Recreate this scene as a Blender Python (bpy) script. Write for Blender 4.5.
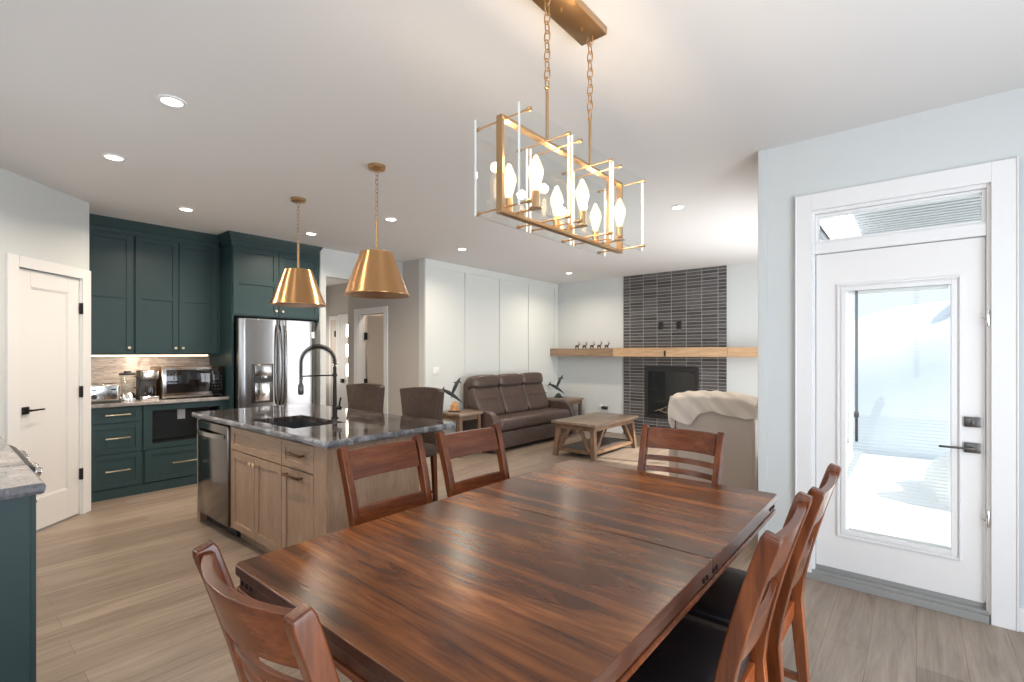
import bpy, bmesh, math, random
from mathutils import Vector, Matrix
C = bpy.context.scene
for o in list(bpy.data.objects): bpy.data.objects.remove(o)
random.seed(7)
PI = math.pi
R = math.radians
H = 2.80
col = C.collection

# ------------------------------------------------------------ camera, world, sun, exposure
cam_d = bpy.data.cameras.new('camera'); cam = bpy.data.objects.new('camera', cam_d); col.objects.link(cam)
cam.location = (0, 0, 1.43)
cam.rotation_euler = (PI/2, 0, math.atan(404.5/486.5))
cam_d.sensor_width = 36; cam_d.lens = 486.5/1024*36
cam_d.shift_y = 12.5/1024
cam_d.clip_start = 0.05
C.camera = cam
C.view_settings.view_transform = 'Standard'; C.view_settings.look = 'None'
C.view_settings.gamma = 1.0; C.view_settings.use_curve_mapping = False
C.view_settings.exposure = 0.56

w = bpy.data.worlds.new('world'); C.world = w; w.use_nodes = True
bg = w.node_tree.nodes['Background']
bg.inputs[0].default_value = (0.80, 0.90, 1.0, 1); bg.inputs[1].default_value = 0.75

sd = bpy.data.lights.new('sun', 'SUN'); sd.energy = 6.0; sd.angle = R(1.5); sd.color = (1, 0.93, 0.82)
so = bpy.data.objects.new('sun', sd); col.objects.link(so)
so.rotation_euler = Vector((-0.62, -0.16, -0.52)).to_track_quat('-Z', 'Y').to_euler()

def area(name, loc, direction, sx, sy, power, color, spread=PI):
    d = bpy.data.lights.new(name, 'AREA'); d.shape = 'RECTANGLE'; d.size = sx; d.size_y = sy
    d.energy = power; d.color = color; d.spread = spread
    o = bpy.data.objects.new(name, d); col.objects.link(o); o.location = loc
    o.rotation_euler = Vector(direction).to_track_quat('-Z', 'Z').to_euler()
    return o
# daylight at the east windows; fill lights in the added south windows
area('daylight_dining_east', (1.78, 1.2, 1.35), (-1, 0, 0.22), 3.4, 2.0, 88, (0.82, 0.90, 1.0))
area('fill_dining_south', (0.0, -1.72, 1.45), (0, 1, 0.25), 2.6, 1.9, 26, (0.88, 0.93, 1.0))
area('daylight_living_east', (-0.62, 6.0, 1.4), (-1, 0, 0.15), 3.2, 2.1, 68, (0.97, 0.98, 1.0))
area('fill_kitchen_south', (-3.4, -0.50, 1.65), (0, 1, 0), 1.3, 1.0, 6, (0.9, 0.95, 1.0))
l_ = bpy.data.lights.new('closet_fill', 'POINT'); l_.energy = 14; l_.color = (1, 0.84, 0.68); l_.shadow_soft_size = 0.1  # added fill without a fixture, brightens the open door slab
lo_ = bpy.data.objects.new('closet_fill', l_); col.objects.link(lo_); lo_.location = (-6.2, 5.0, 2.5)
area('entry_area', (-9.4, 4.3, 1.4), (1, 0, 0), 1.2, 1.9, 14, (1.0, 0.93, 0.84))  # area light standing inside the entry hall, no window opening there

# ------------------------------------------------------------ materials
def nt(name):
    m = bpy.data.materials.new(name); m.use_nodes = True
    return m, m.node_tree, m.node_tree.nodes['Principled BSDF']
def setp(b, **k):
    for a, v in k.items():
        a = a.replace('_', ' ')
        b.inputs[a].default_value = v
def N(t, kind, **k):
    n = t.nodes.new(kind)
    for a, v in k.items():
        if a.startswith('i_'): n.inputs[int(a[2:])].default_value = v
        else: setattr(n, a, v)
    return n
def coords(t, scale=(1, 1, 1), rot=(0, 0, 0), loc=(0, 0, 0)):
    c = N(t, 'ShaderNodeTexCoord'); m = N(t, 'ShaderNodeMapping')
    m.inputs['Scale'].default_value = scale; m.inputs['Rotation'].default_value = rot; m.inputs['Location'].default_value = loc
    t.links.new(c.outputs['Object'], m.inputs[0]); return m.outputs[0]
def noise(t, vec, scale, detail=3, rough=0.55, dist=0):
    n = N(t, 'ShaderNodeTexNoise'); n.inputs['Scale'].default_value = scale; n.inputs['Detail'].default_value = detail
    n.inputs['Roughness'].default_value = rough; n.inputs['Distortion'].default_value = dist
    t.links.new(vec, n.inputs['Vector']); return n.outputs[0]
def ramp(t, fac, stops):
    r = N(t, 'ShaderNodeValToRGB'); e = r.color_ramp.elements
    while len(e) < len(stops): e.new(0.5)
    for i, (p, c) in enumerate(stops): e[i].position = p; e[i].color = (*c, 1)
    t.links.new(fac, r.inputs[0]); return r.outputs[0]
def mixc(t, fac, a, b, mode='MIX'):
    m = N(t, 'ShaderNodeMix', data_type='RGBA', blend_type=mode)
    for s, v in ((m.inputs[0], fac), (m.inputs[6], a), (m.inputs[7], b)):
        if hasattr(v, 'links'): t.links.new(v, s)
        elif isinstance(v, (int, float)): s.default_value = v
        else: s.default_value = (*v, 1)
    return m.outputs[2]
def bump(t, b, h, strength, dist=0.01):
    n = N(t, 'ShaderNodeBump'); n.inputs['Strength'].default_value = strength; n.inputs['Distance'].default_value = dist
    t.links.new(h, n.inputs['Height']); t.links.new(n.outputs[0], b.inputs['Normal'])

def plain(name, c, rough=0.5, metal=0.0, spec=0.5, nz=0.0, nscale=40, coat=0, var=0.0):
    m, t, b = nt(name)
    setp(b, Base_Color=(*c, 1), Roughness=rough, Metallic=metal)
    b.inputs['Specular IOR Level'].default_value = spec
    if coat: b.inputs['Coat Weight'].default_value = coat; b.inputs['Coat Roughness'].default_value = 0.15
    v = coords(t)
    if var:
        f = noise(t, v, nscale*0.3, 4)
        cc = ramp(t, f, [(0.3, tuple(x*(1-var) for x in c)), (0.7, tuple(min(1, x*(1+var)) for x in c))])
        t.links.new(cc, b.inputs['Base Color'])
    if nz: bump(t, b, noise(t, v, nscale, 3), nz, 0.003)
    return m
def wood(name, dark, mid, light, axis='X', rough=0.4, plank=None, plank_axis='Y', fine=1.0, coat=0.0, bumpy=0.05):
    m, t, b = nt(name)
    st = {'X': (0.8, 9, 9), 'Y': (9, 0.8, 9), 'Z': (9, 9, 0.8)}[axis]
    v = coords(t, tuple(s*fine for s in st))
    n1 = noise(t, v, 1.6, 5, 0.6, 0.6); 
    c1 = ramp(t, n1, [(0.28, dark), (0.5, mid), (0.72, light)])
    v2 = coords(t, tuple(s*fine*4 for s in st)); n2 = noise(t, v2, 3, 3)
    c2 = mixc(t, 0.35, c1, ramp(t, n2, [(0.35, (0.45, 0.45, 0.45)), (0.65, (1.25, 1.25, 1.25))]), 'MULTIPLY')
    out = c2
    if plank:
        sp = N(t, 'ShaderNodeSeparateXYZ'); t.links.new(coords(t), sp.inputs[0])
        ax = {'X': 0, 'Y': 1, 'Z': 2}[plank_axis]
        mm = N(t, 'ShaderNodeMath', operation='DIVIDE'); t.links.new(sp.outputs[ax], mm.inputs[0]); mm.inputs[1].default_value = plank
        fl = N(t, 'ShaderNodeMath', operation='FLOOR'); t.links.new(mm.outputs[0], fl.inputs[0])
        wn = N(t, 'ShaderNodeTexWhiteNoise', noise_dimensions='1D'); t.links.new(fl.outputs[0], wn.inputs['W'])
        tone = ramp(t, wn.outputs[0], [(0.0, (0.62, 0.60, 0.58)), (1.0, (1.3, 1.25, 1.2))])
        out = mixc(t, 0.8, c2, tone, 'MULTIPLY')
    t.links.new(out, b.inputs['Base Color'])
    setp(b, Roughness=rough)
    if coat: b.inputs['Coat Weight'].default_value = coat; b.inputs['Coat Roughness'].default_value = 0.12
    if bumpy: bump(t, b, n2, bumpy, 0.004)
    return m

MT = {}
MT['wall'] = plain('wall_paint', (0.63, 0.66, 0.66), 0.85, spec=0.3, nz=0.05, nscale=120)
MT['wall_white'] = plain('accent_wall_paint', (0.66, 0.685, 0.665), 0.7, spec=0.3)
MT['wall_taupe'] = plain('hall_wall_paint', (0.50, 0.47, 0.44), 0.85, spec=0.3)
MT['ceiling'] = plain('ceiling_paint', (0.74, 0.73, 0.72), 0.9, spec=0.2, nz=0.08, nscale=150)
MT['trim'] = plain('white_trim_paint', (0.80, 0.80, 0.80), 0.35)
MT['door'] = plain('white_door_paint', (0.80, 0.79, 0.78), 0.35)
MT['green'] = plain('dark_green_cabinet_paint', (0.022, 0.050, 0.054), 0.42, spec=0.4)
MT['green_in'] = plain('niche_black', (0.006, 0.008, 0.009), 0.5)
MT['brass'] = plain('brushed_brass', (0.56, 0.36, 0.19), 0.32, 1.0)
MT['brass_pull'] = plain('champagne_brass', (0.78, 0.62, 0.42), 0.32, 1.0)
MT['bronze'] = plain('bronze_pull_and_reflection', (0.20, 0.12, 0.07), 0.35, 1.0)
MT['black'] = plain('matte_black_metal', (0.018, 0.018, 0.018), 0.4, 0.5)
MT['rubber'] = plain('black_plastic', (0.02, 0.02, 0.022), 0.45)
MT['gunmetal'] = plain('gunmetal', (0.10, 0.095, 0.09), 0.3, 0.9)
MT['chrome'] = plain('chrome', (0.80, 0.80, 0.80), 0.12, 1.0)
MT['white_plastic'] = plain('white_plastic', (0.78, 0.78, 0.77), 0.4)
MT['leather_black'] = plain('black_seat_leather', (0.012, 0.011, 0.013), 0.26, spec=0.5, nz=0.15, nscale=180)
MT['leather_brown'] = plain('brown_leather', (0.082, 0.056, 0.047), 0.34, spec=0.5, nz=0.3, nscale=60, var=0.25)
MT['leather_seam'] = plain('brown_leather_piping', (0.055, 0.032, 0.026), 0.5)
MT['suede'] = plain('taupe_brown_upholstery', (0.085, 0.058, 0.046), 0.75, spec=0.25, nz=0.2, nscale=90, var=0.15)
MT['recliner'] = plain('beige_leather', (0.50, 0.43, 0.375), 0.6, nz=0.1, nscale=60)
MT['glass_dark'] = plain('dark_glass', (0.006, 0.006, 0.007), 0.04, spec=0.7)
MT['charcoal'] = plain('charcoal_sink', (0.028, 0.032, 0.038), 0.45)
MT['log'] = plain('ceramic_log', (0.22, 0.17, 0.13), 0.9, var=0.4, nscale=60)
MT['figure'] = plain('dark_bronze_figure', (0.035, 0.045, 0.045), 0.3, 0.3)
MT['amber'] = plain('amber_rock', (0.50, 0.24, 0.09), 0.5, var=0.6, nscale=120)
MT['tinybrown'] = plain('figurine_brown', (0.075, 0.042, 0.03), 0.6, var=0.4, nscale=200)
MT['snow'] = plain('snow', (0.74, 0.79, 0.85), 0.8, nz=0.3, nscale=8)
MT['soffit'] = plain('grey_soffit', (0.45, 0.47, 0.49), 0.6)
MT['siding'] = plain('dark_siding', (0.12, 0.13, 0.14), 0.8)
MT['sill'] = plain('grey_aluminium_sill', (0.34, 0.34, 0.33), 0.5, 0.3)
MT['nail'] = plain('dark_nail_head', (0.03, 0.02, 0.02), 0.35, 0.8)
MT['shadowgap'] = plain('dark_joint', (0.02, 0.012, 0.010), 0.7)
MT['bookdark'] = plain('hall_door_paint', (0.66, 0.58, 0.50), 0.5)

CH = ((0.040, 0.010, 0.0055), (0.115, 0.031, 0.0125), (0.215, 0.066, 0.024))
MT['chair'] = wood('chair_wood', (0.060, 0.014, 0.004), (0.140, 0.036, 0.010), (0.225, 0.068, 0.020), 'Z', 0.22)
MT['chair_rail'] = wood('chair_rail_wood', (0.060, 0.014, 0.004), (0.140, 0.036, 0.010), (0.225, 0.068, 0.020), 'X', 0.22)
def table_mat():
    m, t, b = nt('table_wood')
    v = coords(t, (0.55, 5.5, 4)); n1 = noise(t, v, 1.5, 6, 0.62, 1.0)
    c = ramp(t, n1, [(0.28, (0.030, 0.008, 0.003)), (0.42, (0.105, 0.032, 0.010)), (0.56, (0.23, 0.080, 0.023)), (0.72, (0.42, 0.170, 0.052))])
    n2 = noise(t, coords(t, (2.2, 60, 20)), 1.6, 4, 0.6)
    c = mixc(t, 0.7, c, ramp(t, n2, [(0.30, (0.58, 0.55, 0.53)), (0.5, (1, 1, 1)), (0.7, (1.3, 1.28, 1.25))]), 'MULTIPLY')
    n3 = noise(t, coords(t, (1.2, 2.0, 1)), 1.8, 3)
    c = mixc(t, 0.7, c, ramp(t, n3, [(0.35, (0.5, 0.47, 0.45)), (0.6, (1.15, 1.12, 1.1))]), 'MULTIPLY')
    sp = N(t, 'ShaderNodeSeparateXYZ'); t.links.new(coords(t), sp.inputs[0])
    mm = N(t, 'ShaderNodeMath', operation='DIVIDE'); t.links.new(sp.outputs[1], mm.inputs[0]); mm.inputs[1].default_value = 0.083
    fl = N(t, 'ShaderNodeMath', operation='FLOOR'); t.links.new(mm.outputs[0], fl.inputs[0])
    wn = N(t, 'ShaderNodeTexWhiteNoise', noise_dimensions='1D'); t.links.new(fl.outputs[0], wn.inputs['W'])
    c = mixc(t, 0.6, c, ramp(t, wn.outputs[0], [(0.0, (0.62, 0.60, 0.58)), (1.0, (1.3, 1.28, 1.25))]), 'MULTIPLY')
    t.links.new(c, b.inputs['Base Color']); setp(b, Roughness=0.25)
    b.inputs['Coat Weight'].default_value = 0.0; b.inputs['Coat Roughness'].default_value = 0.2
    bump(t, b, n3, 0.02, 0.003)
    return m
MT['table'] = table_mat()
MT['table_edge'] = wood('table_edge_wood', (0.030, 0.010, 0.007), (0.075, 0.024, 0.013), (0.12, 0.042, 0.02), 'Y', 0.3, coat=0.3)
MT['rustic'] = wood('rustic_oak', (0.095, 0.052, 0.030), (0.175, 0.102, 0.060), (0.26, 0.162, 0.098), 'Y', 0.5)
MT['rustic_top'] = wood('rustic_grey_oak', (0.13, 0.092, 0.066), (0.24, 0.178, 0.132), (0.33, 0.255, 0.195), 'Y', 0.35, plank=0.12, plank_axis='X')
MT['rustic_z'] = wood('rustic_oak_leg', (0.095, 0.052, 0.030), (0.175, 0.102, 0.060), (0.26, 0.162, 0.098), 'Z', 0.5)
MT['slats'] = wood('shelf_slats', (0.06, 0.045, 0.04), (0.12, 0.09, 0.075), (0.18, 0.14, 0.11), 'Y', 0.5, plank=0.08, plank_axis='X')
MT['island'] = wood('washed_oak_cabinet', (0.300, 0.195, 0.128), (0.345, 0.228, 0.151), (0.385, 0.258, 0.174), 'Z', 0.45, bumpy=0.02)
MT['island_x'] = wood('washed_oak_rail', (0.300, 0.195, 0.128), (0.345, 0.228, 0.151), (0.385, 0.258, 0.174), 'X', 0.45, bumpy=0.02)
MT['mantel'] = wood('lit_honey_oak_beam', (0.42, 0.26, 0.14), (0.58, 0.38, 0.22), (0.70, 0.48, 0.30), 'X', 0.45, fine=0.7)
MT['mantel_shaded'] = wood('shaded_honey_oak_beam', (0.21, 0.135, 0.08), (0.30, 0.20, 0.125), (0.38, 0.26, 0.17), 'X', 0.45, fine=0.7)  # same oak in a shaded tone, against the sunlit one above

def steel(name, c=(0.50, 0.49, 0.48), r=0.22, axis='Z'):
    m, t, b = nt(name); setp(b, Base_Color=(*c, 1), Metallic=1.0, Roughness=r)
    sc = {'Z': (60, 60, 1.0), 'X': (1, 60, 60)}[axis]
    n = noise(t, coords(t, sc), 4, 3); bump(t, b, n, 0.05, 0.002)
    return m
MT['steel'] = steel('brushed_steel', (0.36, 0.35, 0.345), 0.2)
MT['steel_dark'] = steel('dark_stainless', (0.19, 0.175, 0.165), 0.14)

def brushed_brass():
    m, t, b = nt('spun_brass'); setp(b, Metallic=1.0, Roughness=0.32)
    b.inputs['Anisotropic'].default_value = 0.85
    tg = N(t, 'ShaderNodeTangent', direction_type='RADIAL', axis='Z'); t.links.new(tg.outputs[0], b.inputs['Tangent'])
    b.inputs['Base Color'].default_value = (0.68, 0.40, 0.19, 1); b.inputs['Anisotropic Rotation'].default_value = 0.25
    return m
MT['spun'] = brushed_brass()

def floor_mat():
    m, t, b = nt('oak_plank_floor')
    v = coords(t, (1, 1, 1), (0, 0, PI/2))
    br = N(t, 'ShaderNodeTexBrick'); t.links.new(v, br.inputs['Vector'])
    br.offset = 0.37; br.inputs['Scale'].default_value = 1; br.inputs['Brick Width'].default_value = 1.22
    br.inputs['Row Height'].default_value = 0.18; br.inputs['Mortar Size'].default_value = 0.0012
    br.inputs['Mortar Smooth'].default_value = 0.2; br.inputs['Bias'].default_value = 0
    br.inputs['Color1'].default_value = (0.232, 0.178, 0.138, 1); br.inputs['Color2'].default_value = (0.315, 0.250, 0.199, 1)
    br.inputs['Mortar'].default_value = (0.16, 0.11, 0.08, 1)
    sx = noise(t, coords(t, (11, 0.9, 1)), 1.6, 6, 0.62, 0.9)
    c = mixc(t, 0.75, br.outputs[0], ramp(t, sx, [(0.28, (0.50, 0.47, 0.45)), (0.5, (0.98, 0.98, 0.98)), (0.72, (1.32, 1.32, 1.32))]), 'MULTIPLY')
    sf = noise(t, coords(t, (70, 3, 1)), 2, 3)
    c = mixc(t, 0.3, c, ramp(t, sf, [(0.35, (0.65, 0.65, 0.65)), (0.65, (1.2, 1.2, 1.2))]), 'MULTIPLY')
    t.links.new(c, b.inputs['Base Color']); setp(b, Roughness=0.38)
    bump(t, b, sf, 0.04, 0.003)
    return m
MT['floor'] = floor_mat()

def granite(name, base, vein, rough=0.06):
    m, t, b = nt(name)
    n1 = noise(t, coords(t, (1, 2.2, 1)), 2.6, 8, 0.65, 1.8)
    c = ramp(t, n1, [(0.30, base[0]), (0.5, base[1]), (0.62, vein), (0.70, base[1])])
    n2 = noise(t, coords(t), 90, 3)
    c = mixc(t, 0.5, c, ramp(t, n2, [(0.35, (0.5, 0.5, 0.5)), (0.65, (1.35, 1.35, 1.35))]), 'MULTIPLY')
    t.links.new(c, b.inputs['Base Color']); setp(b, Roughness=rough)
    b.inputs['Specular IOR Level'].default_value = 0.65
    return m
MT['granite'] = granite('polished_dark_granite', ((0.022, 0.017, 0.016), (0.060, 0.048, 0.044)), (0.19, 0.18, 0.18))
MT['granite_edge'] = granite('chiselled_granite_edge', ((0.06, 0.065, 0.075), (0.14, 0.145, 0.16)), (0.36, 0.37, 0.40), 0.35)
MT['granite_lt'] = granite('polished_grey_granite', ((0.17, 0.155, 0.15), (0.29, 0.27, 0.265)), (0.42, 0.40, 0.40), 0.12)

def tile_mat(name, axis_u, bw, rh, c1, c2, mortar, msize, rough, off=0.0, bstr=0.5):
    m, t, b = nt(name)
    tc = N(t, 'ShaderNodeTexCoord'); sp = N(t, 'ShaderNodeSeparateXYZ'); cb = N(t, 'ShaderNodeCombineXYZ')
    t.links.new(tc.outputs['Object'], sp.inputs[0])
    t.links.new(sp.outputs[axis_u], cb.inputs[0]); t.links.new(sp.outputs[2], cb.inputs[1])
    br = N(t, 'ShaderNodeTexBrick'); t.links.new(cb.outputs[0], br.inputs['Vector'])
    br.offset = off; br.inputs['Scale'].default_value = 1; br.inputs['Brick Width'].default_value = bw
    br.inputs['Row Height'].default_value = rh; br.inputs['Mortar Size'].default_value = msize
    br.inputs['Color1'].default_value = (*c1, 1); br.inputs['Color2'].default_value = (*c2, 1); br.inputs['Mortar'].default_value = (*mortar, 1)
    ns = noise(t, coords(t, (3, 3, 14)), 6, 4)
    c = mixc(t, 0.6, br.outputs[0], ramp(t, ns, [(0.3, (0.55, 0.55, 0.55)), (0.7, (1.4, 1.4, 1.4))]), 'MULTIPLY')
    c = mixc(t, br.outputs[1], c, mortar)
    t.links.new(c, b.inputs['Base Color']); setp(b, Roughness=rough)
    mm = N(t, 'ShaderNodeMath', operation='SUBTRACT'); mm.inputs[0].default_value = 1; t.links.new(br.outputs[1], mm.inputs[1])
    m2 = N(t, 'ShaderNodeMath', operation='MULTIPLY_ADD'); t.links.new(ns, m2.inputs[0]); m2.inputs[1].default_value = 0.4; t.links.new(mm.outputs[0], m2.inputs[2])
    bump(t, b, m2.outputs[0], bstr, 0.006)
    return m
MT['fp_tile'] = tile_mat('charcoal_stacked_tile', 0, 0.249, 0.054, (0.050, 0.048, 0.048), (0.125, 0.12, 0.12), (0.36, 0.35, 0.345), 0.0042, 0.26)
MT['splash'] = tile_mat('taupe_mosaic_backsplash', 1, 0.16, 0.022, (0.42, 0.35, 0.31), (0.62, 0.55, 0.50), (0.50, 0.44, 0.40), 0.0012, 0.25, 0.5, 0.2)
MT['siding'] = tile_mat('grey_siding', 1, 3.0, 0.12, (0.10, 0.11, 0.12), (0.13, 0.14, 0.15), (0.03, 0.03, 0.03), 0.006, 0.7)

def knit():
    m, t, b = nt('cream_knit_blanket')
    c0 = (0.74, 0.66, 0.58)
    v = coords(t)
    w1 = N(t, 'ShaderNodeTexWave', wave_type='BANDS', bands_direction='DIAGONAL'); w1.inputs['Scale'].default_value = 3.2; w1.inputs['Distortion'].default_value = 1.0
    t.links.new(v, w1.inputs[0])
    w2 = noise(t, v, 160, 2)
    c = ramp(t, w1.outputs[1], [(0.1, tuple(x*0.86 for x in c0)), (0.6, c0)])
    t.links.new(c, b.inputs['Base Color']); setp(b, Roughness=0.95)
    ad = N(t, 'ShaderNodeMath', operation='ADD'); t.links.new(w1.outputs[1], ad.inputs[0]); t.links.new(w2, ad.inputs[1])
    bump(t, b, ad.outputs[0], 0.8, 0.01)
    return m
MT['knit'] = knit()

def emit(name, c, s):
    m = bpy.data.materials.new(name); m.use_nodes = True; t = m.node_tree; t.nodes.clear()
    e = N(t, 'ShaderNodeEmission'); e.inputs[0].default_value = (*c, 1); e.inputs[1].default_value = s
    o = N(t, 'ShaderNodeOutputMaterial'); t.links.new(e.outputs[0], o.inputs[0]); return m
MT['can'] = emit('downlight_and_lite_glow', (1.0, 0.86, 0.68), 9)
MT['led'] = emit('led_strip_glow', (1.0, 0.80, 0.58), 6)
MT['bulb_glow'] = emit('filament_glow', (1.0, 0.80, 0.52), 14)

def clear(name, tint=(1, 1, 1), gloss=0.10):
    m = bpy.data.materials.new(name); m.use_nodes = True; t = m.node_tree; t.nodes.clear()
    tr = N(t, 'ShaderNodeBsdfTransparent'); tr.inputs[0].default_value = (*tint, 1)
    gl = N(t, 'ShaderNodeBsdfGlossy'); gl.inputs['Roughness'].default_value = 0.02
    fr = N(t, 'ShaderNodeFresnel'); fr.inputs[0].default_value = 1.45
    ad = N(t, 'ShaderNodeMath', operation='MULTIPLY_ADD'); ad.inputs[1].default_value = 1.0; ad.inputs[2].default_value = gloss*0.2
    t.links.new(fr.outputs[0], ad.inputs[0])
    ge = N(t, 'ShaderNodeNewGeometry'); sb = N(t, 'ShaderNodeMath', operation='SUBTRACT'); sb.inputs[0].default_value = 1
    t.links.new(ge.outputs['Backfacing'], sb.inputs[1])
    mu = N(t, 'ShaderNodeMath', operation='MULTIPLY'); t.links.new(ad.outputs[0], mu.inputs[0]); t.links.new(sb.outputs[0], mu.inputs[1]); ad = mu
    mx = N(t, 'ShaderNodeMixShader'); o = N(t, 'ShaderNodeOutputMaterial')
    t.links.new(ad.outputs[0], mx.inputs[0]); t.links.new(tr.outputs[0], mx.inputs[1]); t.links.new(gl.outputs[0], mx.inputs[2])
    t.links.new(mx.outputs[0], o.inputs[0]); return m
MT['glass'] = clear('clear_glass', (0.97, 0.985, 0.98))
MT['bulb'] = clear('amber_bulb_glass', (1.0, 0.90, 0.74))
def glow_bulb():
    t = MT['bulb'].node_tree; o = [n for n in t.nodes if n.type == 'OUTPUT_MATERIAL'][0]; src = o.inputs[0].links[0].from_socket
    e = N(t, 'ShaderNodeEmission'); e.inputs[0].default_value = (1, 0.78, 0.50, 1); e.inputs[1].default_value = 2.0
    a = N(t, 'ShaderNodeMixShader'); a.inputs[0].default_value = 0.5
    t.links.new(src, a.inputs[1]); t.links.new(e.outputs[0], a.inputs[2]); t.links.new(a.outputs[0], o.inputs[0])
glow_bulb()
MT['glass_edge'] = plain('edge_lit_glass', (0.88, 0.93, 0.91), 0.3)  # pale colour paints in the light caught by the pane edges

# ------------------------------------------------------------ mesh builder
class MB:
    def __init__(s): s.v = []; s.f = []; s.mi = []; s.pc = []
    def add(s, vs, fs, m=None, mi=0):
        b = len(s.v); s.pc.append((b, b+len(vs)))
        s.v += [tuple(m @ Vector(p)) if m else tuple(p) for p in vs]
        s.f += [tuple(b+i for i in f) for f in fs]; s.mi += [mi]*len(fs); return s
    def box(s, x0, x1, y0, y1, z0, z1, m=None, mi=0):
        x0, x1 = sorted((x0, x1)); y0, y1 = sorted((y0, y1)); z0, z1 = sorted((z0, z1))
        vs = [(x, y, z) for z in (z0, z1) for y in (y0, y1) for x in (x0, x1)]
        return s.add(vs, [(0, 2, 3, 1), (4, 5, 7, 6), (0, 1, 5, 4), (2, 6, 7, 3), (0, 4, 6, 2), (1, 3, 7, 5)], m, mi)
    def rbox(s, x0, x1, y0, y1, z0, z1, r=0.02, seg=3, m=None, mi=0):
        bm = bmesh.new(); bmesh.ops.create_cube(bm, size=1)
        for v in bm.verts:
            v.co = Vector(((x0+x1)/2+v.co.x*(x1-x0), (y0+y1)/2+v.co.y*(y1-y0), (z0+z1)/2+v.co.z*(z1-z0)))
        bmesh.ops.bevel(bm, geom=bm.edges[:], offset=r, segments=seg, profile=0.5, affect='EDGES')
        bm.verts.index_update()
        s.add([v.co.copy() for v in bm.verts], [[v.index for v in f.verts] for f in bm.faces], m, mi); bm.free(); return s
    def prism(s, pts, axis, a0, a1, m=None, mi=0):
        # pts: 2D polygon in the plane normal to axis ('X': (y,z), 'Y': (x,z), 'Z': (x,y))
        n = len(pts)
        def mk(p, a): return {'X': (a, p[0], p[1]), 'Y': (p[0], a, p[1]), 'Z': (p[0], p[1], a)}[axis]
        vs = [mk(p, a0) for p in pts]+[mk(p, a1) for p in pts]
        fs = [tuple(range(n))[::-1], tuple(range(n, 2*n))]+[(i, (i+1) % n, n+(i+1) % n, n+i) for i in range(n)]
        return s.add(vs, fs, m, mi)
    def lathe(s, prof, seg=24, c=(0, 0, 0), m=None, mi=0):
        vs = []; fs = []; n = len(prof)
        for k in range(seg):
            a = 2*PI*k/seg
            vs += [(c[0]+r*math.cos(a), c[1]+r*math.sin(a), c[2]+z) for r, z in prof]
        for k in range(seg):
            k2 = (k+1) % seg
            fs += [(k*n+i, k2*n+i, k2*n+i+1, k*n+i+1) for i in range(n-1)]
        if prof[0][0] > 1e-6: fs.append(tuple(k*n for k in range(seg))[::-1])
        if prof[-1][0] > 1e-6: fs.append(tuple(k*n+n-1 for k in range(seg)))
        return s.add(vs, fs, m, mi)
    def tube(s, pts, r, seg=10, m=None, mi=0, closed=False):
        P = [Vector(p) for p in pts]; n = len(P); rs = r if isinstance(r, (list, tuple)) else [r]*n
        vs = []; up = None
        for i in range(n):
            if closed: t = P[(i+1) % n]-P[i-1]
            else: t = P[min(i+1, n-1)]-P[max(i-1, 0)]
            t.normalize()
            if up is None:
                up = Vector((0, 0, 1)) if abs(t.z) < 0.9 else Vector((1, 0, 0))
            a = t.cross(up).normalized(); b2 = a.cross(t).normalized(); up = b2
            vs += [tuple(P[i]+rs[i]*(a*math.cos(2*PI*k/seg)+b2*math.sin(2*PI*k/seg))) for k in range(seg)]
        fs = []
        for i in range(n if closed else n-1):
            j = (i+1) % n
            fs += [(i*seg+k, i*seg+(k+1) % seg, j*seg+(k+1) % seg, j*seg+k) for k in range(seg)]
        if not closed: fs += [tuple(range(seg))[::-1], tuple(range((n-1)*seg, n*seg))]
        return s.add(vs, fs, m, mi)
    def bar(s, pts, sizes, m=None, mi=0, side=(1, 0, 0)):
        # square-section bar along pts; sizes = (width along side, depth)
        P = [Vector(p) for p in pts]; n = len(P); sv = Vector(side)
        vs = []
        for i in range(n):
            t = (P[min(i+1, n-1)]-P[max(i-1, 0)]).normalized()
            d = t.cross(sv).normalized(); a = d.cross(t).normalized()
            wd = sizes[i] if isinstance(sizes, list) else sizes
            for p, q in ((-1, -1), (1, -1), (1, 1), (-1, 1)): vs.append(tuple(P[i]+a*p*wd[0]/2+d*q*wd[1]/2))
        fs = [(0, 1, 2, 3), tuple(4*(n-1)+k for k in (3, 2, 1, 0))]
        for i in range(n-1): fs += [(4*i+k, 4*i+4+k, 4*i+4+(k+1) % 4, 4*i+(k+1) % 4) for k in range(4)]
        return s.add(vs, fs, m, mi)
    def loft(s, fa, fb, nu, nv, m=None, mi=0):
        vs = [fa(i/nu, j/nv) for j in range(nv+1) for i in range(nu+1)]; k = len(vs)
        vs += [fb(i/nu, j/nv) for j in range(nv+1) for i in range(nu+1)]
        W = nu+1; fs = []
        for j in range(nv):
            for i in range(nu):
                a = j*W+i; q = (a, a+1, a+1+W, a+W); fs += [q, tuple(k+x for x in q[::-1])]
        for i in range(nu):
            fs += [(i, k+i, k+i+1, i+1), (nv*W+i+1, k+nv*W+i+1, k+nv*W+i, nv*W+i)]
        for j in range(nv):
            fs += [(j*W, j*W+W, k+j*W+W, k+j*W), (j*W+nu+W, j*W+nu, k+j*W+nu, k+j*W+W+nu)]
        return s.add(vs, fs, m, mi)
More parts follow.
